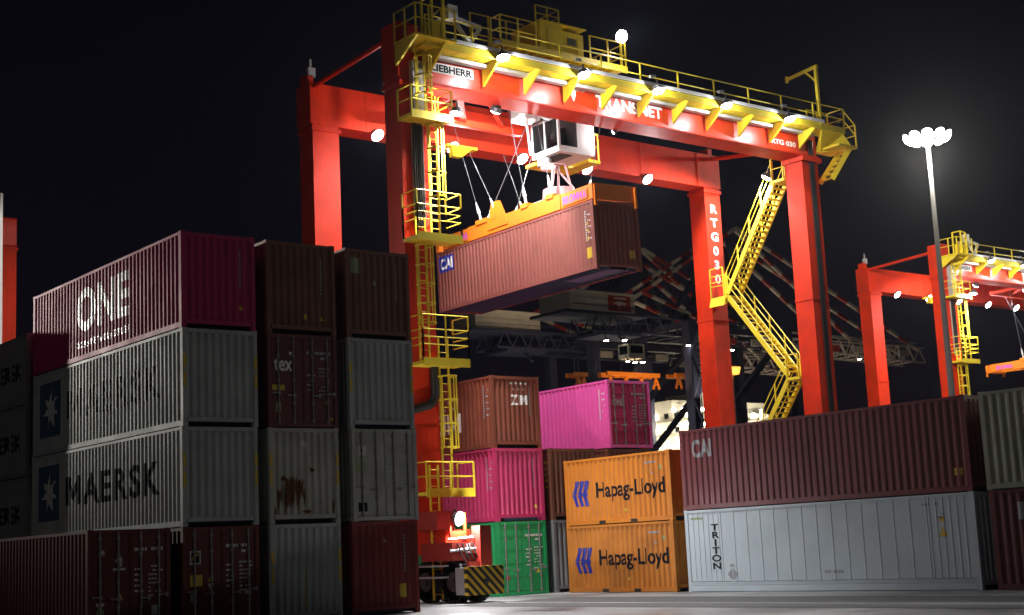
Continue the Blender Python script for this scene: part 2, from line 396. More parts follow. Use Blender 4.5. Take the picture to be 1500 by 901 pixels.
def maersk(b, star=True, mat='txt_k'):
    b.on_side('lettering', fit2d(text2d('MAERSK', 1.0, .026), -9.0, -1.6, 1.0, 2.02), M[mat])
    if star:
        b.on_side('logo_panel', rect2d(-11.55, -9.6, .6, 2.5), M['skyblue'])
        b.on_side('logo_star', star2d(-10.52, 1.53, .72), M['stk_w'], proud=.010)
def tell(b):
    for u0, u1 in ((.02, .11), (W-.11, W-.02)): b.on_end('post_sticker', join2d([rect2d(u0, u1, 1.15, 1.58), rect2d(u0, u1, 1.72, 2.1)]), M['stk_y'], proud=.012)

GL = 'containers of the stack on the left'
b = Box('magenta container with huge pale letters on its side, topmost of the left stack', XA, YE, 3*HC, C['magenta'], group=GL)
b.on_side('lettering', fit2d(text2d('ONE', 1.5, .05), -8.1, -3.8, .95, 2.42), M['txt_w'])
b.on_side('lettering', fit2d(text2d('OCEAN NETWORK EXPRESS', .2, .02), -8.1, -3.8, .42, .64), M['txt_w'])
b.marks(1); b.on_end('sticker', rect2d(1.92, 2.02, .62, .74), M['stk_y'])
b = Box('grey container directly below the magenta one, blue star square on its long side', XA, YE, 2*HC, C['grey'], group=GL); maersk(b, mat='txt_faint'); tell(b)
b = Box('grey container two below the magenta one, resting on the dark red door ends', XA, YE, HC, C['grey'], group=GL); maersk(b); tell(b)
b.on_end('sticker', rect2d(1.2, 1.25, .9, .95), M['stk_w'])
rng = random.Random(5)
b = Box('dark red container with bright locking bars and a yellow square sticker, bottom of the stack', XA, YE, 0, C['doorred'], front='door', group=GL)
b.marks(11, 'door', M['stk_w']); b.on_end('logo_panel', rect2d(.22, .56, 1.82, 2.2), M['stk_w']); b.on_end('logo_mark', rect2d(.26, .52, 1.86, 2.16), M['txt_k'], proud=.009)
b.on_end('logo_mark', poly2d([(.28, 1.9), (.36, 2.02), (.5, 2.09), (.5, 2.13), (.34, 2.08), (.27, 1.97)]), M['stk_y'], proud=.012)
b.on_end('sticker', rect2d(.22, .6, 1.2, 1.52), M['stk_y']); b.on_end('sticker', tri2d(.86, 1.32, .2), M['stk_y'])
b.on_end('sticker', poly2d([(.76, 1.26), (.86, 1.06), (.96, 1.26)]), M['stk_w']); b.on_end('sticker', rect2d(.22, .4, .75, 1.0), M['txt_g']); b.on_end('sticker', rect2d(1.95, 2.15, .9, 1.02), M['stk_w'])
b = Box('dark red container left of the bottom row, white badge and yellow triangle on its doors', XN, YE, 0, C['doorred'], front='door', group=GL)
b.marks(12, 'door', M['stk_w']); b.on_end('logo_mark', star2d(.42, 2.25, .12, 9), M['stk_w'])
b.on_end('logo_mark', join2d([poly2d([(.78, 1.98), (.86, 2.12), (1.0, 2.14), (1.0, 1.86), (.94, 1.86), (.94, 2.02), (.86, 2.0)]), rect2d(.74, 1.1, 1.76, 1.82)]), M['stk_w'])
b.on_end('sticker', tri2d(.92, .95, .24), M['stk_y']); b.on_end('sticker', rect2d(.26, .48, .8, .9), M['stk_w']); b.on_end('sticker', rect2d(.27, .47, .32, .72), M['stk_g']); b.on_end('sticker', rect2d(1.86, 2.04, .5, .76), M['stk_w'])
# column B
b = Box('plain brown container at the top between the magenta one and another brown one', XB, YE, 3*HC, C['brown'], group=GL)
b.marks(2); b.on_end('sticker', rect2d(1.3, 1.42, .48, .64), M['stk_y']); b.on_end('sticker', tri2d(1.95, .46, .14), M['stk_y'])
b = Box('dark maroon container whose doors carry a small white lower-case word and orange stickers', XB, YE, 2*HC, C['maroon'], front='door', group=GL)
b.on_end('lettering', fit2d(text2d('tex', .5, .02), .22, .86, 1.72, 2.12), M['txt_w']); b.on_end('lettering', star2d(.8, 2.28, .08, 6), M['txt_w'])
b.marks(13, 'door'); b.on_end('sticker', rect2d(.12, .58, 1.13, 1.3), M['stk_y']); b.on_end('sticker', rect2d(.26, .44, .48, .74), M['stk_g']); b.on_end('sticker', rect2d(2.0, 2.14, .72, .84), M['stk_y']); b.on_end('sticker', rect2d(2.16, 2.26, .24, .3), M['stk_y'])
b = Box('grey container streaked with large orange rust patches, under the one with white word', XB, YE, HC, C['greyold'], group=GL); tell(b)
def blob(u, v, r, sx, sy, seed):
    g = random.Random(seed); p = []
    for k in range(14):
        a = 2*math.pi*k/14; q = r*g.uniform(.55, 1.15); p.append((u+q*math.cos(a)*sx, v+q*math.sin(a)*sy))
    return ([(u, v)]+p, [(0, 1+k, 1+(k+1) % 14) for k in range(14)])
g_ = random.Random(77)
for k in range(34): # drips running down from scraped spots
    u = g_.gauss(.74, .19); v = .98+g_.uniform(-.2, .3); w_ = g_.uniform(.02, .05); h_ = g_.uniform(.2, .75)
    b.on_end('rust_patch', poly2d([(u-w_, v-.05), (u-w_*.6, v+.1), (u+w_*.3, v+.16), (u+w_, v+.02), (u+w_*.9, v-h_*.4), (u+w_*.2, v-h_), (u-w_*.5, v-h_*.55)]), M['rustp'], proud=.006+.0003*k)
for a_ in [(.5, 1.36, .1, 1.2, .8, 41), (1.5, 1.6, .11, .9, .8, 42), (.95, 1.25, .06, .6, 2.2, 43), (2.22, .5, .1, .5, 2.2, 44), (.2, .4, .1, .6, 2.0, 45), (1.3, .35, .12, 1.6, .5, 46)]:
    b.on_end('rust_patch', blob(*a_), M['rustp'])
b.on_end('sticker', poly2d([(1.2, 2.55), (1.34, 2.42), (1.3, 2.28), (1.4, 2.15), (1.22, 2.3), (1.08, 2.42)]), M['stk_w'])
b = Box('grey container at the bottom of the middle column beneath the rust-streaked one', XB, YE, 0, C['grey'], group=GL); tell(b)
b.on_end('scrape', poly2d([(1.16, .3), (1.24, .3), (1.22, 1.5), (1.19, 1.55)]), M['stk_y'])
# column C
b = Box('brown container at the top right of the left stack, beside the red crane leg', XC, YE, 3*HC, C['brown'], group=GL)
b.marks(3); b.on_end('sticker', rect2d(.25, .55, 2.1, 2.6), M['stk_g']); b.on_end('sticker', tri2d(1.1, 1.75, .18), M['stk_g'])
b = Box('grey container in the right column, between a brown one and a grey door end', XC, YE, 2*HC, C['grey'], group=GL); tell(b)
b = Box('grey container showing closed grey doors, second from the ground in the right column', XC, YE, HC, C['greyold'], front='door', group=GL)
b.marks(14, 'door', M['dred'] and M['txt_g']); b.on_end('sticker', rect2d(.24, .52, 2.05, 2.35), M['stk_w']); b.on_end('sticker', rect2d(.16, .48, 1.55, 1.85), M['stk_g']); b.on_end('sticker', rect2d(.2, .52, .3, .58), M['txt_k'])
b = Box('red container with yellow stickers at the bottom of the right column by the ladder', XC, YE, 0, C['redbox'], group=GL)
b.marks(4); b.on_end('sticker', tri2d(1.2, 2.22, .18), M['stk_g']); b.on_end('sticker', rect2d(1.72, 1.98, .5, .92), M['stk_y'])
# next bay behind, same column
for k, lab in enumerate(('lowest', 'second', 'third', 'topmost')):
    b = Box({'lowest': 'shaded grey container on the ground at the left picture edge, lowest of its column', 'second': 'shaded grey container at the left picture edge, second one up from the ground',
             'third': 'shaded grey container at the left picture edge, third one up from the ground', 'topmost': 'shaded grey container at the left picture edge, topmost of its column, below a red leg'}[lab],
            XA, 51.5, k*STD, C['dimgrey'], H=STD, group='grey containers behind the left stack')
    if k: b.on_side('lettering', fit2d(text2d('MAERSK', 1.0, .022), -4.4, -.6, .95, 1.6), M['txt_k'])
for k in range(4):
    b = Box(('pale grey container on the ground in the far bay behind the left-edge column', 'pale grey container second up in the far bay behind the left-edge column', 'pale grey container third up in the far bay behind the left-edge column',
             'pale grey container whose lit end peeps over the roof of the left-edge column')[k], XB, 64.3, k*HC-.04*k, C['grey'], H=HC, group='containers in the far left bay')
# off-picture stacks on the left that shade the lower sides
for k, (hh, zz) in enumerate(((HC, 0), (HC, HC), (STD, 2*HC), (STD, 2*HC+STD))):
    b = Box('brown container just outside the picture, left of the shaded grey column, '+('on the ground', 'second one up', 'third one up', 'topmost')[k], XN, 55.4, zz, C['brown'], H=hh, group='brown containers beyond the left edge')
# ------------------------------------------------------------------ right block
XR = 37.45
def hapag(b):
    b.on_side('lettering', fit2d(text2d('Hapag-Lloyd', .6, .02), -4.2, -.35, .84, 1.62), M['txt_k'])
    q = []
    for k in range(3):
        u = -5.62+.3*k
        q.append(poly2d([(u, 1.2), (u+.22, 1.72), (u+.42, 1.72), (u+.24, 1.2)])); q.append(poly2d([(u, 1.18), (u+.24, 1.18), (u+.36, .74), (u+.16, .74)]))
    b.on_side('logo_mark', join2d(q), M['txt_b'], proud=.008); b.on_side('logo_mark', rect2d(-5.2, -4.72, 1.12, 1.27), M['txt_b'], proud=.013)
    b.on_side('marking', join2d([codes(random.Random(8), -1.5, 2.15, 6, 1, .1, .07), codes(random.Random(9), -1.1, 1.85, 2, 2, .07, .05)]), M['txt_g'])
    b.on_side('sticker', rect2d(-.62, -.48, 1.9, 2.05), M['stk_g']); b.on_side('sticker', rect2d(-2.6, -2.5, .45, .55), M['stk_y'])
    for u in (-3.9, -2.1): link('fork_pocket', cached(('fp',), lambda: MB().box(-.004, .05, -.18, .18, -.055, .055).mesh('fork_pocket')), M['black'], b.root, (-HW+.002, -b.L/2-u, .085))
GR = 'short orange containers'
b = Box('short orange container with dark lettering and blue mark, upper of the orange pair', XR+.02, 38.5, STD, C['orange'], L=L20, H=STD, group=GR); hapag(b)
b = Box('short orange container with dark lettering and blue mark, lower of the pair on the ground', XR, 38.5, 0, C['orangeold'], L=L20, H=STD, group=GR); hapag(b)
b = Box('long pale blue-grey refrigerated container on the ground with dark vertical letters', XR, 25.71, 0, C['reefer'], side='reefer')
b.on_side('lettering', fit2d(text2d('\n'.join('TRITON'), .3, .025, 1.2, 'CENTER', .85), -10.95, -10.5, .78, 2.36), M['txt_k'])
b.on_side('logo_mark', join2d([poly2d([(-10.25, .6), (-10.02, .4), (-10.02, .82)]), poly2d([(-9.98, .4), (-9.75, .6), (-9.98, .82)]), rect2d(-10.1, -9.9, .27, .36), rect2d(-10.1, -9.9, .86, .95)]), M['txt_g'])
b.on_side('marking', join2d([codes(random.Random(3), -5.9, .58, 9, 1, .07, .09), codes(random.Random(4), -1.9, 2.55, 5, 1, .1, .07), codes(random.Random(6), -1.35, 2.25, 3, 2, .07, .06)]), M['txt_g'])
b.on_side('sticker', tri2d(-1.2, 1.6, .32), M['stk_y']); b.on_side('sticker', rect2d(-1.3, -1.12, 2.05, 2.2), M['stk_y']); b.on_side('marking', rect2d(-11.9, -11.3, 2.55, 2.62), M['stk_g'])
b = Box('long plum-brown container with small grey letters, lying on the pale refrigerated one', XR, 25.71, HC, C['plum'])
b.on_side('lettering', fit2d(text2d('CAI', .7, .04), -11.6, -10.62, 1.85, 2.5), M['txt_g'])
b.on_side('sticker', join2d([rect2d(-.62, -.5, .5, .72), rect2d(-.4, -.3, .5, .72)]), M['stk_y'])
b = Box('dark maroon container on the ground at the right picture edge', XR, 13.0, 0, C['maroon'])
b.on_side('logo_panel', rect2d(-11.3, -10.8, 2.0, 2.5), M['txt_g'])
b = Box('olive grey container with a red round emblem, upper one at the right picture edge', XR, 13.0, HC, C['olive'])
b.on_side('logo_mark', star2d(-10.45, 2.05, .42, 8), M['qred'])
# bay under the crane
XG, YG = 34.75, 45.5
GB = 'containers stacked under the crane'
b = Box('green container with green doors on the ground beside the striped bumper', XG, YG, 0, C['green'], front='door', group=GB); b.marks(21, 'door', M['stk_w'])
b.on_side('marking', join2d([codes(random.Random(1), -3.2, 2.35, 5, 1, .3, .14), codes(random.Random(2), -2.6, 2.05, 3, 1, .3, .14), rect2d(-.9, -.7, 1.55, 1.8)]), M['txt_w'])
b.on_end('sticker', tri2d(1.95, .85, .2), M['stk_y']); b.on_end('sticker', rect2d(.3, .5, .62, .8), M['qred']); b.on_side('sticker', rect2d(-.9, -.75, 1.05, 1.35), M['stk_y'])
b = Box('raspberry pink container standing on the green one', XG, YG, HC, C['pinkred'], group=GB); b.marks(22); b.marks(23, 'side', M['txt_g']); b.on_end('sticker', tri2d(2.0, .5, .16), M['stk_y'])
b = Box('chocolate brown container with white letters under dots, topmost above the raspberry one', XG, YG, 2*HC, C['zim'], group=GB)
dots = lambda u, v, w: join2d([star2d(u+w*k, v, .07, 6) for k in range(4)]+[star2d(u+w*(k+.5), v-.24, .07, 6) for k in range(3)])
b.on_end('lettering', fit2d(text2d('ZIM', .5, .05), 1.0, 1.82, 1.72, 2.14), M['txt_w']); b.on_end('lettering', dots(1.02, 2.6, .25), M['txt_w'])
b.on_side('lettering', fit2d(text2d('ZIM', .8, .05), -4.5, -2.2, .75, 1.6), M['txt_w']); b.on_side('lettering', join2d([star2d(-4.2+.6*k, 2.05, .12, 6) for k in range(4)]+[star2d(-3.9+.6*k, 1.8, .1, 6) for k in range(3)]), M['txt_w'])
b.marks(24); b.marks(25, 'side', M['txt_g'])
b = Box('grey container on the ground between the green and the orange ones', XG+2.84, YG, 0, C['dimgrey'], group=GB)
b = Box('dark red-brown container squeezed between the raspberry one and the upper orange one', XG+2.84, YG, HC, C['brown'], group=GB); b.marks(26, 'side', M['stk_y'])
for k in range(2): b = Box(('brown container hidden on the ground below the hot pink one, behind the orange pair', 'brown container directly under the hot pink one, behind the orange pair')[k], 40.75, YG, k*HC, C['brown'], group=GB)
b = Box('magenta container painted lamplit hot pink with dark magenta doors, standing highest behind the orange pair', 40.75, YG-.2, 2*HC, C['hot'], front='door', group=GB)
for o in b.root.children:
    if o.name.startswith('door'): o.material_slots[0].material = C['magenta']
b.on_end('lettering', fit2d(text2d('ONE', .4, .03), .26, .92, 1.78, 2.1), M['txt_g']); b.marks(27, 'door'); b.marks(28, 'side', M['txt_w'])
# the lifted container
b = Box('rose-brown container hanging from the orange spreader in mid air', 40.379-HW, 49.443-L40/2, 14.497-HC/2, C['rose'])
b.root.rotation_euler = (.0055, -.0237, -.0544); HANG = b.root
b.root.location = Vector((40.379, 49.443, 14.497))-(b.root.rotation_euler.to_matrix() @ Vector((0, 0, HC/2)))
b.on_side('logo_panel', rect2d(-12.0, -10.75, 1.88, 2.65), M['txt_b']); b.on_side('lettering', fit2d(text2d('CAI', .6, .05), -11.9, -10.85, 2.0, 2.53), M['txt_w'], proud=.011)
b.marks(31, 'side', M['stk_w']); b.on_side('sticker', rect2d(-.62, -.3, .5, .95), M['stk_y']); b.on_side('sticker', join2d([rect2d(-.52, -.4, 1.25, 1.42), rect2d(-.52, -.4, 1.62, 1.72), rect2d(-.52, -.4, 1.9, 2.0)]), M['stk_y'])
b.on_end('sticker', rect2d(1.8, 2.1, .5, .85), M['stk_y']); b.marks(32)
link('tunnel_plate', m_tunnel(L40), M['under'], b.root)
# ------------------------------------------------------------------ ground
def ground_mat():
    m, t, bs = nodes('yard_asphalt'); N = t.nodes.new; K = t.links.new
    g = N('ShaderNodeTexCoord'); n1 = N('ShaderNodeTexNoise'); n1.inputs['Scale'].default_value = .25; n1.inputs['Detail'].default_value = 8
    n2 = N('ShaderNodeTexNoise'); n2.inputs['Scale'].default_value = 14; n2.inputs['Detail'].default_value = 6
    mp = N('ShaderNodeMapping'); mp.inputs['Scale'].default_value = (1.6, .12, 1)
    n3 = N('ShaderNodeTexNoise'); n3.inputs['Scale'].default_value = 1.2; n3.inputs['Detail'].default_value = 6
    for n in (n1, n2): K(g.outputs['Object'], n.inputs['Vector'])
    K(g.outputs['Object'], mp.inputs['Vector']); K(mp.outputs[0], n3.inputs['Vector'])
    a = N('ShaderNodeMath'); a.operation = 'ADD'; K(n1.outputs['Fac'], a.inputs[0]); K(n3.outputs['Fac'], a.inputs[1])
    r = N('ShaderNodeValToRGB'); r.color_ramp.elements[0].position = .82; r.color_ramp.elements[0].color = (.075, .073, .07, 1)
    r.color_ramp.elements[1].position = 1.18; r.color_ramp.elements[1].color = (.24, .24, .24, 1)
    K(a.outputs[0], r.inputs[0])
    mx = N('ShaderNodeMix'); mx.data_type = 'RGBA'; mx.blend_type = 'MULTIPLY'; mx.inputs['Factor'].default_value = .5
    K(r.outputs[0], mx.inputs['A']); K(n2.outputs['Color'], mx.inputs['B']); K(mx.outputs['Result'], bs.inputs['Base Color'])
    bp = N('ShaderNodeBump'); bp.inputs['Strength'].default_value = .35; bp.inputs['Distance'].default_value = .01; K(n2.outputs['Fac'], bp.inputs['Height']); K(bp.outputs[0], bs.inputs['Normal'])
    rr = N('ShaderNodeMapRange'); rr.inputs['From Min'].default_value = .35; rr.inputs['From Max'].default_value = .65; rr.inputs['To Min'].default_value = .28; rr.inputs['To Max'].default_value = .75
    K(n1.outputs['Fac'], rr.inputs['Value']); K(rr.outputs[0], bs.inputs['Roughness'])
    return m
g = link('ground', MB().add([(-1500, -1500, 0), (206, -1500, 0), (206, 3000, 0), (-1500, 3000, 0)], [(0, 1, 2, 3)]).mesh('ground'), ground_mat()); g['kind'] = 'structure'
w = link('water', MB().add([(206, -1500, -3), (3000, -1500, -3), (3000, 3000, -3), (206, 3000, -3)], [(0, 1, 2, 3)]).mesh('water'), flat('sea', (.01, .015, .02), .15)); w['kind'] = 'structure'
q = link('quay', MB().box(204.5, 206, -1500, 3000, -3.5, .02).mesh('quay'), M['grey']); q['kind'] = 'structure'
conc = paint('runway_concrete', (.33, .33, .32), .7, .4)
for x0 in (29.6, 53.6):
    p = link('road', MB().box(x0, x0+3.2, -60, 150, -.05, .006).mesh('road'), conc); p['kind'] = 'structure'
tyre = flat('tyre_rubber_stain', (.03, .03, .03), .75); trng = random.Random(3)
for k in range(7):
    x = 27.4+trng.uniform(0, 7.5); w_ = trng.uniform(.22, .38); p = link('road_stain', MB().add([(x, 6, .009+.0004*k), (x+w_, 6, .009+.0004*k), (x+w_+trng.uniform(-2, 2), 41, .009+.0004*k), (x+trng.uniform(-2, 2), 41, .009+.0004*k)], [(0, 1, 2, 3)]).mesh('road_stain'), tyre); p['kind'] = 'structure'
ln = link('road_marking', MB().box(31.05, 31.17, 5, 40.5, -.05, .012).mesh('road_marking'), M['stk_w']); ln['kind'] = 'structure'

# ------------------------------------------------------------------ gantry crane
O = (42.3, 48.3, 0)
def cpart(name, mb, mat, parent, label=None):
    o = link(name, mb.mesh(name, O), mat, parent)
    if label: o['label'] = label
    return o
_beam = []
HAZE = .00004
def dome(mb, p, d, r):
    p = Vector(p); d = Vector(d)
    for a, b_ in ((0, .4), (.4, .75), (.75, 1.0)): # bowl-shaped glass
        mb.tube(p+d*(.003+r*.42*math.sin(a*math.pi/2)), p+d*(.003+r*.42*math.sin(b_*math.pi/2)), max(.02, r*math.cos(a*math.pi/2)), max(.02, r*math.cos(b_*math.pi/2)), 12)
    return mb
def flood(parent, x, y, z, d=(0, 0, -1), power=9000, r=.25, cone=165, beam=True, mat=None):
    """floodlight facing d: housing, bracket and lit lens, with its beam just in front"""
    d = Vector(d).normalized(); p = Vector((x, y, z))
    f = cpart('floodlight', MB().tube(p-d*.2, p, r*.75, r*1.06, 10).bar(p-d*.2, p-d*.2+Vector((0, 0, .3)), .06), M['house'], parent)
    cpart('lens', dome(MB(), p, d, r), mat or M['lens'], f)
    if beam: _beam.append((p+d*(r*.75+.06), d, power, cone))
    return f
def rung_mesh(w): return cached(('rung', w), lambda: MB().tube((-w/2, 0, 0), (w/2, 0, 0), .016, n=5).mesh('rung'))
def lrel(p): return Vector(p)-Vector(O)
def ladder(root, x0, x1, y, z0, z1, cage=None):
    l = cpart('ladder', MB().bar((x0, y, z0), (x0, y, z1), .07, .05).bar((x1, y, z0), (x1, y, z1), .07, .05), M['yellow'], root)
    n = int((z1-z0)/.3)
    for k in range(n): link('rung', rung_mesh(round(x1-x0, 2)), M['yellow'], l, lrel(((x0+x1)/2, y, z0+.2+.3*k)))
    if cage:
        a, b_ = cage; xm = (x0+x1)/2; mb = MB(); pts = lambda z: [(xm+.36*math.cos(t), y-.12-.5*abs(math.sin(t))-.0, z) for t in [math.pi+math.pi*i/8 for i in range(9)]]
        k = 0; z = a
        hs = []
        while z <= b_+.01:
            P_ = [(x0, y, z)]+pts(z)+[(x1, y, z)]
            for p, q2 in zip(P_, P_[1:]): mb.bar(p, q2, .02, .06)
            z += (b_-a)/max(1, round((b_-a)/.85))
        for i in (1, 3, 4, 5, 7):
            p = pts(0)[i]; mb.bar((p[0], p[1], a), (p[0], p[1], b_), .05, .02)
        cpart('ladder_cage', mb, M['yellow'], l)
    return l
def railing(root, pts, h=1.1, step=1.1, mat=None, r=.026, closed=False):
    """handrail and knee rail along a path of deck points, posts as children"""
    mat = mat or M['yellow']; mb = MB()
    for a, b_ in zip(pts, pts[1:]):
        for f in (h, h*.52): mb.tube((a[0], a[1], a[2]+f), (b_[0], b_[1], b_[2]+f), r, n=6)
    R = cpart('railing', mb, mat, root)
    pm = cached(('post', h, r), lambda: MB().box(-r*1.1, r*1.1, -r*1.1, r*1.1, 0, h).mesh('railing_post'))
    for i, (a, b_) in enumerate(zip(pts, pts[1:])):
        a, b_ = Vector(a), Vector(b_); n = max(1, round((b_-a).length/step))
        for k in range(n+(1 if i == len(pts)-2 else 0)): link('railing_post', pm, mat, R, lrel(a+(b_-a)*k/n))
    return R
def stair(root, p0, p1, x0, x1):
    """flight along Y from p0=(y,z) low to p1=(y,z) high between x0 and x1"""
    (ya, za), (yb, zb) = p0, p1; mb = MB()
    for x in (x0, x1): mb.bar((x, ya, za), (x, yb, zb), .06, .26, (0, 0, 1))
    s = cpart('stair', mb, M['yellow'], root)
    n = int((zb-za)/.24); tm = cached(('tread', round(x1-x0, 2)), lambda: MB().box(-(x1-x0)/2+.03, (x1-x0)/2-.03, -.12, .12, -.02, .02).mesh('tread'))
    for k in range(1, n): link('tread', tm, M['yellow'], s, lrel(((x0+x1)/2, ya+(yb-ya)*k/n, za+(zb-za)*k/n)))
    for x in (x0, x1):
        mr = MB()
        for f in (1.0, .55): mr.tube((x, ya, za+f+.1), (x, yb, zb+f+.1), .026, n=6)
        R = cpart('railing', mr, M['yellow'], root)
        pm = cached(('spost',), lambda: MB().box(-.028, .028, -.028, .028, 0, 1.1).mesh('railing_post'))
        m2 = max(2, round(abs(yb-ya)/1.0))
        for k in range(m2+1): link('railing_post', pm, M['yellow'], R, lrel((x, ya+(yb-ya)*k/m2, za+(zb-za)*k/m2)))
    return s
def lettering(root, data, origin, du, dv, mat, name='lettering', label=None, off=(0, 0, 0)):
    o = Vector(origin); du = Vector(du); dv = Vector(dv)
    me = bpy.data.meshes.new(name); me.from_pydata([tuple(o+du*u+dv*v-Vector(O)+Vector(off)) for u, v in data[0]], [], data[1])
    return link(name, me, mat, root)
LX, RX = 30.5, 54.1     # left (-X) faces of the legs
NY, FY = 45.0, 51.7     # near (-Y) faces of the legs
def make_crane():
    R = empty('gantry_crane', O, 'big red rubber-tyred gantry crane with yellow stairs lifting a container in the middle', 'crane', 'red gantry cranes')
    # legs
    for x, wx in ((LX, 1.3), (RX, 1.15)):
        for y, zt in ((NY, 20.2), (FY, 20.1)):
            lg = cpart('leg', MB().box(x, x+wx, y, y+1.1, 2.6, zt-.003), M['red'], R)
            for z in (7.2, 13.0): cpart('flange', MB().box(x-.03, x+wx+.03, y-.03, y+1.13, z, z+.1), M['red'], lg)
            cpart('flange', MB().box(x-.07, x+wx+.07, y-.07, y+1.17, zt-.3, zt-.12), M['red'], lg)
        # sill beam and bogies
        cpart('sill_beam', MB().box(x+.1, x+wx-.1, 43.2, 53.8, 1.75, 2.6), M['red'], R)
        for yb in (43.6, 52.6):
            bo = cpart('bogie', MB().box(x+.3, x+wx-.3, yb-1.5, yb+1.5, .85, 1.45).box(x+.45, x+wx-.45, yb-.4, yb+.4, 1.45, 1.75), M['dred'], R)
            for yy in (yb-.85, yb+.85):
                for xx in (x+.02, x+wx-.02-.42):
                    wheel(bo, xx, yy)
    near_bogie_kit(R)
    # girders: near one with raised flanges, rear one
    cpart('girder', MB().box(LX+1.0, RX+1.15, NY+.02, NY+1.08, 20.2, 21.7), M['gloss'], R)
    cpart('girder_flange', MB().box(LX+1.0, RX+1.15, NY-.12, NY+1.2, 20.14, 20.2).box(LX+1.0, RX+1.15, NY-.12, NY+1.2, 21.7, 21.76), M['red'], R)
    cpart('girder', MB().box(LX-.1, RX+1.25, FY-.02, FY+1.12, 20.1, 21.9), M['red'], R)
    for k in range(6):
        x = 33.2+4.1*k; cpart('girder_seam', MB().box(x, x+.06, FY-.035, FY-.019, 20.12, 21.88), M['red'], R)
    cpart('leg_head', MB().box(LX-.05, LX+1.0, NY-.02, NY+1.12, 20.2, 22.5), M['red'], R)
    for x in (LX+.12, RX+.95):
        cpart('tie_pipe', MB().tube((x, NY+1.1, 22.0 if x < 40 else 20.9), (x, FY+.1, 21.75), .11, n=10), M['red'], R)
        cpart('rail_buffer', MB().box(x-.15, x+.15, FY+.3, FY+.9, 21.9, 22.35), M['red'], R)
    for y in (NY+.55, FY+.55): cpart('crane_rail', MB().box(LX+1.2, RX+1.0, y-.05, y+.05, 21.76 if y < 48 else 21.9, 21.9 if y < 48 else 22.0), M['grey'], R)
    # walkway along the near girder
    xa, xb, ya, zd = LX+.5, RX+2.0, NY-1.2, 21.38
    wk = cpart('walkway', MB().box(xa, xb, ya, ya+.05, zd-.16, zd+.14).box(xa, xb, NY-.16, NY-.13, zd-.12, zd), M['yellow'], R)
    n = 42
    for k in range(n):
        x = xa+(xb-xa)*k/n
        if k % 7 == 0: pass
        link('deck_plank', cached(('plank', n), lambda: MB().box(.01, (xb-xa)/n-.02, 0, .86, -.035, 0).mesh('deck_plank')), M['yellow'], wk, lrel((x, ya+.055, zd-.02)))
    for k in range(10):
        x = 34.5+2.145*k
        cpart('bracket', MB().prism([(x, NY-.12, zd-.2), (x, ya+.02, zd-.06), (x, ya+.02, zd-.2), (x, NY-.12, zd-.95)], (.1, 0, 0)), M['yellow'], wk)
    cpart('cable_tray', MB().box(xa+1, xb-1.4, NY-.45, NY-.16, zd-.26, zd-.12), M['galv'], wk)
    cpart('cable_trunking', MB().box(xa+1.2, xb-1.6, ya-.07, ya-.02, zd+.16, zd+.30), M['white'], wk)
    railing(R, [(xa, ya+.03, zd), (xb, ya+.03, zd)], 1.1, 2.2)
    for k in range(5):
        x = 34.55+4.29*k
        flood(R, x, ya-.28, zd-.12, (0, -.25, -1), 300, .27, 361)
        cpart('lamp_arm', MB().bar((x, ya, zd+.1), (x, ya-.25, zd+.25), .05).bar((x-.25, ya-.05, zd+.55), (x+.05, ya-.05, zd+.6), .12), M['galv'], R)
    for k in range(5): flood(R, 33.71+4.06*k, FY-.12, 19.98, (.12, -.75, -.8), 1700, .29)
    flood(R, 32.35, NY-1.15, 18.7, (-.1, .1, -1), 1500, .25, 362)
    flood(R, 42.85, NY+1.28, 20.06, (-.6, .75, -.5), 160, .1, 150)  # made-up small lamp, added to brighten the cab's white wall
    flood(R, 36.0, NY+1.0, 19.95, (.15, .7, -.7), 4200, .25, 140)
    # corner tower platforms, top left
    cpart('platform', MB().box(LX-.25, LX+1.7, NY-1.6, NY-.06, 21.42, 21.5).prism([(LX-.2, NY-1.55, 21.4), (LX-.2, NY-.05, 20.6), (LX-.2, NY-.05, 21.4)], (.1, 0, 0)).prism([(LX+1.2, NY-1.55, 21.4), (LX+1.2, NY-.05, 20.3), (LX+1.2, NY-.05, 21.4)], (.1, 0, 0)), M['yellow'], R)
    railing(R, [(LX-.22, NY-.1, 21.5), (LX-.22, NY-1.57, 21.5), (LX+1.65, NY-1.57, 21.5)], 1.2, .6)
    cpart('tower_frame', MB().bar((LX+.75, NY-1.3, 21.5), (LX+.75, NY-1.3, 23.3), .09).bar((LX+1.3, NY-1.3, 21.5), (LX+1.3, NY-1.3, 23.2), .09).bar((LX+.75, NY-1.3, 23.25), (LX+1.3, NY-1.3, 23.2), .07).bar((LX+.75, NY-.6, 21.5), (LX+.75, NY-.6, 23.3), .09)
          .bar((LX+.75, NY-1.3, 23.27), (LX+.75, NY-.6, 23.27), .07).bar((LX+.75, NY-1.3, 22.4), (LX+1.3, NY-1.3, 22.9), .05).box(LX+.78, LX+1.2, NY-1.25, NY-.7, 21.6, 22.3), M['yellow'], R)
    # white cable anchor frame
    cpart('anchor_frame', MB().bar((LX+1.9, NY-.9, 22.75), (LX+3.4, NY-.9, 22.55), .16).bar((LX+2.0, NY-.9, 22.7), (LX+2.9, NY-.9, 21.75), .14).bar((LX+3.4, NY-.9, 22.55), (LX+2.8, NY-.9, 21.75), .14).box(LX+1.75, LX+2.2, NY-1.05, NY-.7, 22.6, 23.2).bar((LX+1.2, NY-.8, 22.4), (LX+1.9, NY-.8, 22.8), .14), M['white'], R)
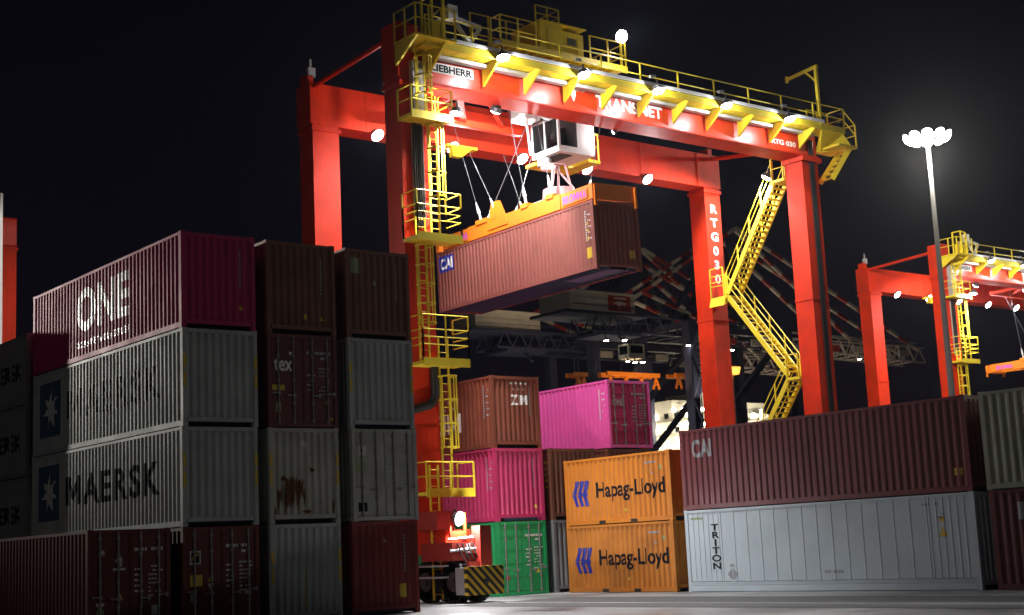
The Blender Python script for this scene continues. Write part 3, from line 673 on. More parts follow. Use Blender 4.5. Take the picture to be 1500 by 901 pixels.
    # platforms and ladders down the near left leg
    for z, x0, x1, y0 in ((18.5, LX-.15, LX+1.75, NY-1.0), (13.7, LX-.1, LX+1.95, NY-1.05), (8.9, LX-.05, LX+2.05, NY-1.05), (4.02, LX-.15, LX+2.0, NY-1.1)):
        cpart('platform', MB().box(x0, x1, y0, NY-.02, z-.12, z).box(x0-.02, x1+.02, y0-.03, y0+.03, z-.2, z+.12), M['yellow'], R)
        railing(R, [(x0, NY-.05, z), (x0, y0, z), (x1, y0, z), (x1, NY-.05, z)], 1.75 if z < 15 and z > 5 else 1.1, .95, r=.024)
        if 5 < z < 15: railing(R, [(x0, NY-.05, z), (x0, y0, z), (x1, y0, z), (x1, NY-.05, z)], 1.2, 5, r=.024)
    ladder(R, LX+1.1, LX+1.5, NY-.22, 13.7, 19.6, cage=(15.4, 18.3))
    ladder(R, LX+.35, LX+.78, NY-.25, 8.9, 14.6, cage=(10.4, 13.4))
    ladder(R, LX+1.2, LX+1.62, NY-.25, 4.05, 9.9, cage=(5.7, 8.4))
    ladder(R, LX-.05, LX+.33, NY-1.15, .12, 5.0)
    ladder(R, LX+.5, LX+.9, NY-.42, 18.5, 21.5, cage=(19.4, 20.9))
    cpart('cable_tray', MB().box(LX+.45, LX+.98, NY-.09, NY-.004, 14.2, 18.3).box(LX+.45, LX+.98, NY-.3, NY-.004, 18.6, 20.9), M['galv'], R)
    for k in range(5): cpart('cable', MB().tube((LX+.5+.1*k, NY-.12, 14.2), (LX+.5+.1*k, NY-.12, 20.8), .035, n=6), M['black'], R)
    cpart('cable_hose', MB().path([(LX+1.0, NY-.2, 8.9), (LX+1.0, NY-.2, 7.75), (LX+.93, NY-.2, 7.5), (LX+.75, NY-.2, 7.33), (LX-.15, NY-.2, 7.1)], .17, 10), M['black'], R)
    # zig-zag stairs by the right legs
    xs0, xs1 = RX+.0, RX+.95
    def landing(y0, y1, z, rails):
        cpart('platform', MB().box(xs0-.1, xs1+.15, y0, y1, z-.14, z), M['yellow'], R); railing(R, rails, 1.1, 1.0)
    landing(46.15, 47.0, 19.3, [(xs0-.08, 46.2, 19.3), (xs0-.08, 46.95, 19.3)])
    stair(R, (50.55, 14.2), (46.95, 19.25), xs0, xs1)
    landing(50.5, 51.65, 14.1, [(xs0-.08, 50.6, 14.1), (xs0-.08, 51.6, 14.1)])
    cpart('platform', MB().prism([(RX-.25, 51.65, 13.6), (RX+.9, 51.65, 14.1), (RX-.1, 51.65, 14.1)], (0, -1.0, 0)), M['yellow'], R)
    railing(R, [(RX-.1, 50.7, 14.1), (RX-.1, 51.6, 14.1)], 1.5, .9)
    stair(R, (46.9, 9.5), (50.5, 14.0), xs0, xs1)
    landing(46.15, 47.0, 9.4, [(xs0-.08, 46.2, 9.4), (xs0-.08, 46.95, 9.4)])
    stair(R, (50.55, 4.6), (46.95, 9.3), xs0, xs1)
    landing(50.5, 51.6, 4.5, [(xs0-.08, 50.6, 4.5), (xs0-.08, 51.6, 4.5)])
    flood(R, RX-.12, 47.25, 19.55, (-.3, .5, -1), 3600, .26)
    # top right: end platform, outer stair, davit
    cpart('platform', MB().box(RX+1.2, RX+2.6, NY-1.4, NY+.3, 20.5, 20.6), M['yellow'], R)
    stair_out = cpart('stair', MB().bar((RX+2.3, NY-1.2, 20.6), (RX+1.45, NY-.6, 19.0), .07, .25).bar((RX+2.6, NY-.3, 20.6), (RX+1.6, NY+.3, 19.0), .07, .25), M['yellow'], R)
    for k in range(6): cpart('tread', MB().bar((RX+2.25-.14*k, NY-1.15+.1*k, 20.4-.26*k), (RX+2.5-.16*k, NY-.3+.1*k, 20.4-.26*k), .22, .03), M['yellow'], stair_out)
    cpart('side_bracket', MB().prism([(RX+.3, NY-1.15, 21.2), (RX+1.9, NY-1.15, 21.2), (RX+2.5, NY-1.2, 20.55), (RX+1.2, NY-.2, 20.4), (RX+1.0, NY-.2, 20.6)], (0, .08, 0)), M['yellow'], R)
    railing(R, [(RX+1.95, NY-1.15, 21.38), (RX+2.55, NY-1.38, 20.6), (RX+2.55, NY+.25, 20.6)], 1.1, .9)
    railing(R, [(RX+.4, NY-.2, 21.4), (RX+1.95, NY-.2, 21.4), (RX+1.95, NY-1.15, 21.4)], 1.1, .8)
    cpart('davit', MB().bar((RX+.2, NY-1.15, 21.4), (RX+.2, NY-1.15, 24.45), .14).bar((RX+.2, NY-1.25, 24.4), (RX+.2, NY+.75, 24.25), .13).bar((RX+.2, NY-1.15, 23.6), (RX+.2, NY-.45, 24.35), .08).tube((RX+.2, NY+.7, 24.1), (RX+.2, NY+.7, 24.4), .08), M['yellow'], R)
    for k in range(3): cpart('cable', MB().tube((RX+.52+.12*k, NY-.06, 2.6), (RX+.52+.12*k, NY-.06, 21.0), .05, n=6), M['black'], R)
    cpart('cap_box', MB().box(RX-.12, RX+1.3, NY-.16, NY+1.2, 19.9, 20.12), M['red'], R)
    # rear girder small platform (yellow, under the girder)
    cpart('bracket', MB().box(37.2, 38.9, FY-.5, FY+.1, 19.9, 20.02).prism([(37.5, FY-.45, 19.9), (38.6, FY-.45, 19.9), (38.3, FY-.1, 19.6), (37.8, FY-.1, 19.6)], (0, .3, 0)), M['yellow'], R)
    cpart('aerial', MB().tube((LX+.2, FY+.4, 22.0), (LX+.2, FY+.4, 23.1), .05).box(LX+.05, LX+.4, FY+.3, FY+.5, 22.3, 22.7), M['grey'], R)
    # writing
    lettering(R, rect2d(0, 2.15, 0, .42), (32.0, NY+.006, 20.68), (1, 0, 0), (0, 0, 1), M['stk_w'], 'name_plate')
    lettering(R, fit2d(text2d('LIEBHERR', .4, .04), .08, 2.07, .06, .36), (32.0, NY, 20.68), (1, 0, 0), (0, 0, 1), M['txt_k'])
    lettering(R, fit2d(text2d('TRANSNET', .6, .04), 0, 4.0, 0, .55), (40.75, NY+.006, 20.58), (1, 0, 0), (0, 0, 1), M['txt_w'])
    lettering(R, join2d([poly2d([(0, .55), (.3, .62), (.5, .5), (.42, .1), (.55, -.12), (.68, .2), (.66, .38), (1.1, .44), (.95, .3), (1.25, .46), (1.12, .62), (.6, .66)])]), (38.95, NY+.006, 20.72), (1, 0, 0), (0, 0, 1), M['txt_w'], 'logo_mark')
    lettering(R, fit2d(text2d('RTG 030', .36, .05), 0, 1.75, 0, .26), (52.0, NY+.006, 20.5), (1, 0, 0), (0, 0, 1), M['txt_w'])
    lettering(R, fit2d(text2d('\n'.join('RTG030'), .6, .06, 1.0, 'CENTER', 1.2), .3, .88, 0, 4.25), (RX, FY-.006, 14.95), (1, 0, 0), (0, 0, 1), M['txt_w'])
    return R
def wheel(parent, x, y, z=.76):
    wd = .42
    t = cpart('wheel', MB().tube((x, y, z), (x+wd, y, z), .66, .66, 20), M['black'], parent)
    mb = MB()
    for sgn in (0, 1): mb.tube((x+(.0 if sgn == 0 else wd-.07), y, z), (x+(.07 if sgn == 0 else wd), y, z), .76 if False else .72, .72, 20)
    for k in range(20):
        a = 2*math.pi*k/20; c, s_ = math.cos(a), math.sin(a)
        mb.bar((x+.02, y+.70*c, z+.70*s_), (x+wd-.02, y+.70*c, z+.70*s_), .11, .1, (0, c, s_))
    cpart('tyre', mb, M['black'], parent)
    cpart('rim', MB().tube((x-.012, y, z), (x+wd+.012, y, z), .36, .36, 14).tube((x-.05, y, z), (x+wd+.05, y, z), .13, .13, 10), M['rim'], parent)
def stripe_mat():
    m, t, b = nodes('hazard_stripes'); N = t.nodes.new; K = t.links.new
    tcn = N('ShaderNodeTexCoord'); sp = N('ShaderNodeSeparateXYZ'); K(tcn.outputs['Object'], sp.inputs[0])
    a = N('ShaderNodeMath'); a.operation = 'ADD'; K(sp.outputs['X'], a.inputs[0]); K(sp.outputs['Z'], a.inputs[1])
    mul = N('ShaderNodeMath'); mul.operation = 'MULTIPLY'; mul.inputs[1].default_value = 3.1; K(a.outputs[0], mul.inputs[0])
    fr = N('ShaderNodeMath'); fr.operation = 'FRACT'; K(mul.outputs[0], fr.inputs[0])
    gt = N('ShaderNodeMath'); gt.operation = 'GREATER_THAN'; gt.inputs[1].default_value = .5; K(fr.outputs[0], gt.inputs[0])
    c = N('ShaderNodeMix'); c.data_type = 'RGBA'; c.inputs['A'].default_value = (.015, .015, .015, 1); c.inputs['B'].default_value = (.68, .45, .02, 1)
    K(gt.outputs[0], c.inputs['Factor']); K(c.outputs['Result'], b.inputs['Base Color']); b.inputs['Roughness'].default_value = .5
    return m
STRIPE = stripe_mat()
def near_bogie_kit(R):
    """bumper, cabinets and lamp at the foot of the near left leg"""
    cpart('bumper', MB().box(30.3, 31.9, 41.55, 41.75, .28, 1.28), STRIPE, R)
    cpart('bumper_box', MB().box(30.32, 31.88, 41.751, 42.3, .3, 1.25), M['grey'], R)
    cpart('cabinet', MB().box(30.25, 30.9, 42.35, 44.3, 1.5, 2.15).box(31.0, 31.75, 42.3, 42.9, 1.46, 1.75), M['dred'], R)
    cpart('cabinet', MB().box(30.3, 31.1, 43.3, 44.6, 2.62, 3.3), M['dred'], R)
    cpart('drive_post', MB().box(31.25, 31.75, 42.0, 42.5, 1.22, 2.7), M['dred'], R)
    cpart('pipe', MB().tube((30.2, 42.4, 1.85), (31.3, 42.3, 1.9), .06).tube((30.2, 42.5, 2.25), (31.2, 42.35, 2.3), .05), M['galv'], R)
    cpart('lamp_bracket', MB().box(30.38, 31.1, 42.6, 42.68, 2.3, 2.55).bar((30.42, 42.64, 2.4), (30.42, 42.64, 3.2), .07).bar((31.06, 42.64, 2.4), (31.06, 42.64, 3.2), .07), M['red'], R)
    flood(R, 30.74, 42.5, 2.98, (.35, -1, -.25), 640, .26, 360)
    cpart('step', MB().box(30.0, 30.25, 42.6, 44.4, 1.3, 1.36).box(30.0, 30.25, 42.6, 44.4, .9, .96), M['galv'], R)
    cpart('hydraulic_unit', MB().box(30.95, 31.2, 42.55, 43.2, 1.5, 2.1).tube((31.0, 42.5, 1.62), (31.6, 42.5, 1.62), .13, .13, 10), M['galv'], R)
    for k in range(4): cpart('hose', MB().path([(30.5+.22*k, 42.33, 2.1), (30.55+.22*k, 42.2, 1.7), (30.75+.2*k, 42.2, 1.45), (30.85+.2*k, 42.35, 1.25)], .028, 6), M['black'], R)
    cpart('tow_eye', MB().tube((31.1, 41.5, .75), (31.1, 41.56, .75), .1, .1, 10), M['house'], R)
    cpart('power_pack', MB().box(30.7, 31.7, 46.3, 51.3, 2.65, 4.3), M['white'], R)
CR = make_crane()
# trolley riding on the girders
def make_trolley():
    T = empty('crane_trolley', O, 'yellow trolley with white glazed operator cab riding on the lifting crane', 'trolley', 'crane trolleys')
    x0, x1 = 36.2, 42.3
    cpart('frame', MB().box(x0, x0+.5, NY+.2, FY+1.0, 22.0, 22.35).box(x1-.9, x1-.4, NY+.2, FY+1.0, 22.0, 22.35).box(x0+.5, x1-.9, NY+.3, NY+.7, 22.05, 22.3).box(x0+.5, x1-.9, FY+.3, FY+.7, 22.05, 22.3), M['red'], T)
    cpart('cross_beam', MB().bar((34.3, NY+1.2, 20.5), (36.9, 49.5, 20.5), .25).bar((35.6, NY+1.2, 20.75), (38.6, 49.0, 20.5), .2).bar((34.1, 49.4, 20.4), (40.0, 49.4, 20.4), .3).bar((34.3, NY+1.2, 20.5), (34.2, 49.5, 20.4), .2), M['red'], T)
    for x in (x0+.3, x1-.7):
        for y in (NY+.45, FY+.45): cpart('wheel', MB().tube((x, y-.1, 22.02), (x, y+.2, 22.02), .12 if False else .11, .11, 12), M['grey'], T)
    dk = cpart('deck', MB().box(x0-.9, x1, NY-.45, NY+.2, 22.36, 22.42).box(x1-1.6, x1, NY+.2, 49.5, 22.36, 22.42), M['yellow'], T)
    for k in range(14): cpart('deck_rib', MB().box(x0-.85+.48*k, x0-.78+.48*k, NY-.42, NY+.18, 22.24, 22.36), M['yellow'], dk)
    cpart('fascia', MB().box(x0-.9, x1, NY-.5, NY-.452, 22.2, 22.5), M['yellow'], T)
    railing(T, [(x0-.9, NY+.2, 22.42), (x0-.9, NY-.43, 22.42), (37.2, NY-.43, 22.42)], 1.15, .9)
    railing(T, [(40.2, NY-.43, 22.42), (x1-.03, NY-.43, 22.42), (x1-.03, 47.5, 22.42)], 1.15, .95)
    railing(T, [(x0-.9, 46.6, 22.42), (38.2, 46.6, 22.42)], 1.9, 1.1)
    railing(T, [(38.0, NY+.5, 24.1), (39.3, NY+.5, 24.1), (39.3, 47.0, 24.1)], .75, .7)
    h = cpart('machinery_house', MB().box(37.75, 38.95, NY-.1, 46.9, 22.43, 23.9).box(38.952, 40.25, NY+.05, 46.9, 22.43, 23.72), M['yellow'], T)
    cpart('door', MB().box(38.1, 38.6, NY-.13, NY-.1, 22.6, 23.6), M['yellow'], h); cpart('door', MB().box(39.9, 40.2, NY+.02, NY+.05, 22.55, 23.5), M['yellow'], h)
    cpart('vent', MB().box(39.35, 39.8, NY+.02, NY+.05, 23.15, 23.45), M['house'], h); cpart('roof', MB().box(37.7, 40.3, NY-.15, 46.95, 23.9, 23.95), M['yellow'], h)
    cpart('hoist_drum', MB().tube((37.2, 48.7, 22.75), (41.0, 48.7, 22.75), .42, .42, 18), M['grey'], T)
    cpart('motor', MB().tube((41.0, 48.0, 22.8), (41.9, 48.0, 22.8), .35, .35, 12).box(40.6, 41.6, 47.0, 47.7, 22.42, 23.2), M['white'], T)
    cpart('cable_carrier', MB().box(39.9, 41.7, NY+.3, NY+.65, 21.95, 22.3), M['white'], T)
    cpart('lamp_post', MB().bar((x1-.25, NY-.4, 22.42), (x1-.25, NY-.4, 23.75), .08), M['yellow'], T)
    flood(T, x1-.25, NY-.5, 23.85, (-.2, -1, -.45), 1500, .29, 170)
        # operator cab hanging below, between the girders
    cx0, cx1, cy0, cy1, cz0, cz1 = 40.1, 42.2, 46.85, 48.75, 19.1, 21.4
    cab = cpart('cab', MB().box(cx0, cx1, cy0, cy1, cz1-.12, cz1).prism([(cx0, cy0, cz0-.12), (cx1, cy0, cz0-.12), (cx1, cy1, cz0-.12), (cx0, cy1, cz0-.12)], (0, 0, .12)).box(cx0+1.25, cx1, cy0+.001, cy1, cz0, cz1-.12).box(cx0+.12, cx0+1.25, cy1-.08, cy1, cz0, cz1-.12), M['white'], T)
    for (x, y) in ((cx0, cy0), (cx0, (cy0+cy1)/2-.04), (cx0, cy1-.1)): cpart('mullion', MB().box(x, x+.1, y, y+.1, cz0, cz1-.12), M['white'], cab)
    cpart('mullion', MB().box(cx0+1.1, cx0+1.25, cy0+.005, cy0+.09, cz0, cz1-.12).box(cx0+.1, cx0+1.1, cy0+.005, cy0+.09, cz0, cz0+.16).box(cx0+.1, cx0+1.1, cy0+.01, cy0+.07, cz0+1.42, cz0+1.5), M['white'], cab)
    cpart('mullion', MB().box(cx0+.005, cx0+.09, cy0+.1, cy1-.1, cz0, cz0+.14).box(cx0+.01, cx0+.08, cy0+.1, cy1-.1, cz0+1.42, cz0+1.52), M['white'], cab)
    for (y0, y1) in ((cy0+.1, (cy0+cy1)/2-.04), ((cy0+cy1)/2+.06, cy1-.1)):
        for (z0, z1) in ((cz0+.14, cz0+1.42), (cz0+1.52, cz1-.12)): cpart('window', MB().box(cx0+.04, cx0+.055, y0, y1, z0, z1), GLASS, cab)
    for (z0, z1) in ((cz0+.16, cz0+1.42), (cz0+1.5, cz1-.12)): cpart('window', MB().box(cx0+.1, cx0+1.1, cy0+.04, cy0+.055, z0, z1), GLASS, cab)
    cpart('seat', MB().box(cx0+.5, cx0+1.0, cy0+.7, cy0+1.2, cz0+.1, cz0+.55).box(cx0+.92, cx0+1.05, cy0+.7, cy0+1.2, cz0+.55, cz0+1.25).box(cx0+.4, cx0+.7, cy0+.45, cy0+.6, cz0+.1, cz0+.9), M['house'], cab)
    cpart('console', MB().box(cx0+.45, cx0+.8, cy0+1.3, cy0+1.5, cz0+.1, cz0+.95).box(cx0+.2, cx0+.3, cy0+.5, cy0+.8, cz0+.6, cz0+.85), M['galv'], cab)
    cpart('floor_grating', MB().box(cx0+.3, cx0+1.0, cy0+.3, cy1-.3, cz0-.16, cz0-.121), M['house'], cab)
    cpart('hanger', MB().box(cx0+.2, cx0+.35, cy1-.3, cy1-.15, cz1, 22.05).box(cx1-.35, cx1-.2, cy1-.3, cy1-.15, cz1, 22.05).box(cx0+.2, cx0+.35, cy0+.2, cy0+.35, cz1, 22.05).box(cx1-.35, cx1-.2, cy0+.2, cy0+.35, cz1, 22.05), M['white'], cab)
    cpart('electric_box', MB().box(38.55, 39.4, 47.2, 48.2, 20.35, 21.2), M['white'], T)
    cpart('guard_rail', MB().tube((39.5, 48.1, 19.0), (39.3, 48.1, 21.0), .06).tube((39.45, 46.6, 20.2), (39.3, 48.1, 21.0), .05), M['white'], T)
    cpart('platform', MB().box(cx0+.2, cx1+.7, cy1+.02, cy1+.75, cz0-.3, cz0-.15).box(cx1+.02, cx1+.75, cy0+.5, cy1, cz0-.25, cz0-.1), M['yellow'], T)
    railing(T, [(cx1+.1, cy0+.55, cz0-.1), (cx1+.7, cy0+.55, cz0-.1), (cx1+.7, cy1-.1, cz0-.1)], 1.25, .6)
    # cable basket column below the cab
    cpart('cable_basket', MB().tube((40.35, 48.2, 18.6), (40.35, 48.2, 19.2), .32, .32, 12), M['galv'], T)
    return T
gm, gt_, gb = nodes('cab_glazing'); gb.inputs['Base Color'].default_value = (.6, .7, .72, 1); gb.inputs['Roughness'].default_value = .03
gb.inputs['Transmission Weight'].default_value = 1.0; gb.inputs['IOR'].default_value = 1.1
GLASS = gm
TR = make_trolley()
# spreader gripping the lifted container
def make_spreader():
    P = empty('spreader', O, 'orange lifting spreader on wire ropes clamped on the hanging rose-brown container', 'spreader', 'crane spreaders')
    R3 = HANG.rotation_euler.to_matrix(); base = Vector(HANG.location)
    T_ = lambda x, y, z: base+R3 @ Vector((x, y, HC+z))
    def lb(mb, x0, x1, y0, y1, z0, z1):
        vs = [T_(x, y, z) for z in (z0, z1) for x, y in ((x0, y0), (x1, y0), (x1, y1), (x0, y1))]
        return mb.add(vs, [(0, 3, 2, 1), (4, 5, 6, 7), (0, 1, 5, 4), (1, 2, 6, 5), (2, 3, 7, 6), (3, 0, 4, 7)])
    mb = MB(); lb(mb, -.98, -.7, -3.6, 3.6, .12, .78); lb(mb, .7, .98, -3.6, 3.6, .12, .78); lb(mb, -.7, .7, -1.2, 1.2, .2, .6); lb(mb, -.7, .7, -3.5, -3.1, .15, .7); lb(mb, -.7, .7, 3.1, 3.5, .15, .7)
    cpart('main_frame', mb, M['orange'], P)
    for s in (-1, 1):
        for x in (-.94, .68):
            mb = MB(); lb(mb, x, x+.26, *sorted((s*3.602, s*5.9)), .12, .76); cpart('telescopic_beam', mb, M['orange'], P)
        mb = MB(); lb(mb, -1.2, 1.2, *sorted((s*5.9, s*6.12)), .04, .7); cpart('end_beam', mb, M['orange'], P)
        mb = MB()
        for x in (-1.14, 1.02): lb(mb, x, x+.12, *sorted((s*6.02, s*6.2)), -.25, .62)
        cpart('guide_arm', mb, M['orange'], P)
    mb = MB()
    for x in (-1.03, .91): mb.prism([T_(x, .3, .3), T_(x, 1.9, .3), T_(x, 1.5, 1.5), T_(x, .9, 1.5)], R3 @ Vector((.12, 0, 0)))
    cpart('lug', mb, M['orange'], P)
    mb = MB(); lb(mb, -.6, .6, -2.6, -.5, .62, .95); cpart('head_block', mb, M['galv'], P)
    cpart('cable_drum', MB().tube(T_(0, -2.3, .9), T_(0, -2.3, 1.35), .75, .7, 16), M['pink'], P)
    bs = T_(0, -2.3, 1.35)
    cpart('cable_cage', MB().path([bs+Vector((-.55, -.2, 0)), bs+Vector((-.35, -.1, 1.1)), bs+Vector((.35, -.1, 1.15)), bs+Vector((.6, -.2, 0))], .05).path([bs+Vector((.0, .5, 0)), bs+Vector((0, .2, 1.1)), bs+Vector((.45, -.5, 0))], .05), M['pink'], P)
    cpart('power_cable', MB().path([bs+Vector((0, 0, .0)), bs+Vector((.05, 0, 1.1)), Vector((40.35, 48.2, 18.7))], .05).tube(bs+Vector((0, 0, 1.0)), Vector((40.35, 48.2, 18.6)), .12, .25, 8), M['pink'], P)
    # ropes: four corners up to the trolley
    for (x, y, tx, ty) in ((-.84, 2.6, 37.2, 51.2), (-.84, 2.2, 39.9, 47.4), (-.84, -2.9, 38.1, 46.4), (.84, -3.2, 43.0, 46.7), (-.84, 1.2, 38.2, 52.4), (.84, 2.6, 43.0, 51.3), (.84, 1.4, 40.6, 52.4), (-.84, -1.0, 38.9, 49.0)):
        p = T_(x, y, .78); q = Vector((tx, ty, 22.2)); d = (q-p).normalized()
        r = cpart('hoist_rope', MB().tube(p+d*1.0, q, .016, n=5), M['rope'], P)
        cpart('rope_socket', MB().tube(p-d*.05, p+d*.55, .07, .05, 8).tube(p+d*.5, p+d*1.0, .085, .035, 8), M['white'], r)
        cpart('anchor_block', MB().box(p.x-.2, p.x+.2, p.y-.25, p.y+.25, p.z-.06, p.z+.14), M['orange'], r)
    yv = R3 @ Vector((0, -1, 0)); zv = R3 @ Vector((0, 0, 1))
    for y0 in (5.3, -3.75): # reading from the far end towards the near end
        o = T_(-.955 if y0 > 0 else -.955, y0, .2)
        pl = lettering(P, rect2d(0, 1.75, 0, .44), o, yv, zv, M['orange'], 'name_plate', off=R3 @ Vector((-.03, 0, 0)))
        lettering(P, fit2d(text2d('BROMMA', .4, .05), .06, 1.69, .05, .39), o, yv, zv, M['txt_p'], off=R3 @ Vector((-.038, 0, 0)))
    return P
SP = make_spreader()
def add_beams(off=(0, 0, 0), scale=1.0, only=None):
    for p, d, pw, cone in _beam:
        if only and not only(p): continue
        lamp(p+Vector(off), pw*scale, d, (.97, .98, 1), cone, .35, .06)
add_beams()
# second crane, right and farther back; third at the left picture edge
D2 = Vector((59.48, 17.52, 0))
c2 = copy_tree(CR); c2.location = Vector(O)+D2; c2['label'] = 'smaller looking red gantry crane behind the tall lamp mast at the right edge'
t2 = copy_tree(TR); t2.location = Vector(O)+D2+Vector((9, 0, 0)); t2['label'] = 'yellow trolley of the right-hand background crane, mostly outside the picture'
s2 = copy_tree(SP); s2.location = Vector(O)+D2+Vector((7.3, -2.6, -1.6)); s2['label'] = 'orange spreader end of the right-hand background crane, poking in at the right edge'
add_beams(D2, .8, lambda p: p.z > 10 and p.x < 46)
D3 = Vector((-27.2, 35.9, 0))
c3 = copy_tree(CR, skip=('stair', 'railing', 'platform', 'davit', 'side_bracket', 'floodlight', 'ladder', 'cable', 'cable_hose', 'cap_box', 'walkway', 'lamp_arm', 'tower_frame', 'girder_seam', 'lettering', 'name_plate', 'logo_mark'))
c3.location = Vector(O)+D3; c3['label'] = 'red gantry crane at the left edge, only one red leg in the picture'
# ------------------------------------------------------------------ lamp masts
def make_mast(loc, h=25.0, label='', power=60000, lit=True):
    m = empty('lamp_mast', loc, label, 'lamp mast', 'tall lamp masts')
    link('pole', MB().tube((0, 0, 0), (0, 0, h-.4), .25, .11, 14).mesh('pole'), M['mastgrey'], m)
    link('base_plate', MB().tube((0, 0, 0), (0, 0, .12), .5, .5, 14).mesh('base_plate'), M['grey'], m)
    link('ring', MB().path([(1.05*math.cos(math.pi*k/5), 1.05*math.sin(math.pi*k/5), h-.1) for k in range(11)], .05).bar((-1.05, 0, h-.1), (1.05, 0, h-.1), .07).bar((0, -1.05, h-.1), (0, 1.05, h-.1), .07).mesh('ring'), M['galv'], m)
    for k in range(10):
        a = math.pi*k/5; c, s = math.cos(a), math.sin(a); d = Vector((c*.75, s*.75, -.66)).normalized(); p = Vector((1.2*c, 1.2*s, h-.1))
        f = link('floodlight', MB().tube(p-d*.25, p, .18, .3, 10).mesh('floodlight'), M['house'], m)
        if lit: link('lens', dome(MB(), p, d, .33).mesh('lens'), M['warm'], f)
    if lit: lamp(Vector(loc)+Vector((0, 0, h-1.2)), power, None, (1, .93, .76), radius=.5)
    return m
make_mast((72.06, 50.25, 0), 25.0, 'tall grey mast with a blazing ring of floodlights, right of the lifting crane', 38000)
po = empty('pole', (24.2, 72.3, 0), 'slim pale pole standing before the lone red crane leg at the left picture edge', 'pole')
link('shaft', MB().tube((0, 0, 0), (0, 0, 20.9), .24, .14, 12).mesh('shaft'), M['white'], po)
link('base_plate', MB().tube((0, 0, 0), (0, 0, .1), .45, .45, 12).mesh('base_plate'), M['grey'], po)
lamp((17.0, 60.0, 22.0), 5000, (7.2, 12, -8), (1, .95, .9), 50, .4, .2)
# ------------------------------------------------------------------ quay cranes, ship
def lat(mb, a, b, w, h, n, r=.16):
    """box lattice truss between a and b (along X)"""
    a, b = Vector(a), Vector(b)
    ch = [Vector((0, sy*w/2, sz*h/2)) for sy in (-1, 1) for sz in (-1, 1)]
    for c in ch: mb.bar(a+c, b+c, r*1.5)
    for k in range(n):
        p, q2 = a+(b-a)*k/n, a+(b-a)*(k+1)/n; m_ = (p+q2)/2
        for sy in (-1, 1):
            o = Vector((0, sy*w/2, 0)); z = Vector((0, 0, h/2))
            mb.bar(p+o-z, m_+o+z, r); mb.bar(m_+o+z, q2+o-z, r)
        mb.bar(p+Vector((0, -w/2, -h/2)), p+Vector((0, w/2, -h/2)), r)
def banded(parent, name, a, b, r, n):
    a, b = Vector(a), Vector(b); R = None
    for k in range(n):
        p, q2 = a+(b-a)*k/n, a+(b-a)*(k+1)/n
        o = qpart(name if R is None else 'band', MB().bar(p, q2, r), M['qred'] if k % 2 else M['qwhite'], R or parent)
        R = R or o
QO = (178, 182, 0)
def qpart(name, mb, mat, parent): return link(name, mb.mesh(name, QO), mat, parent)
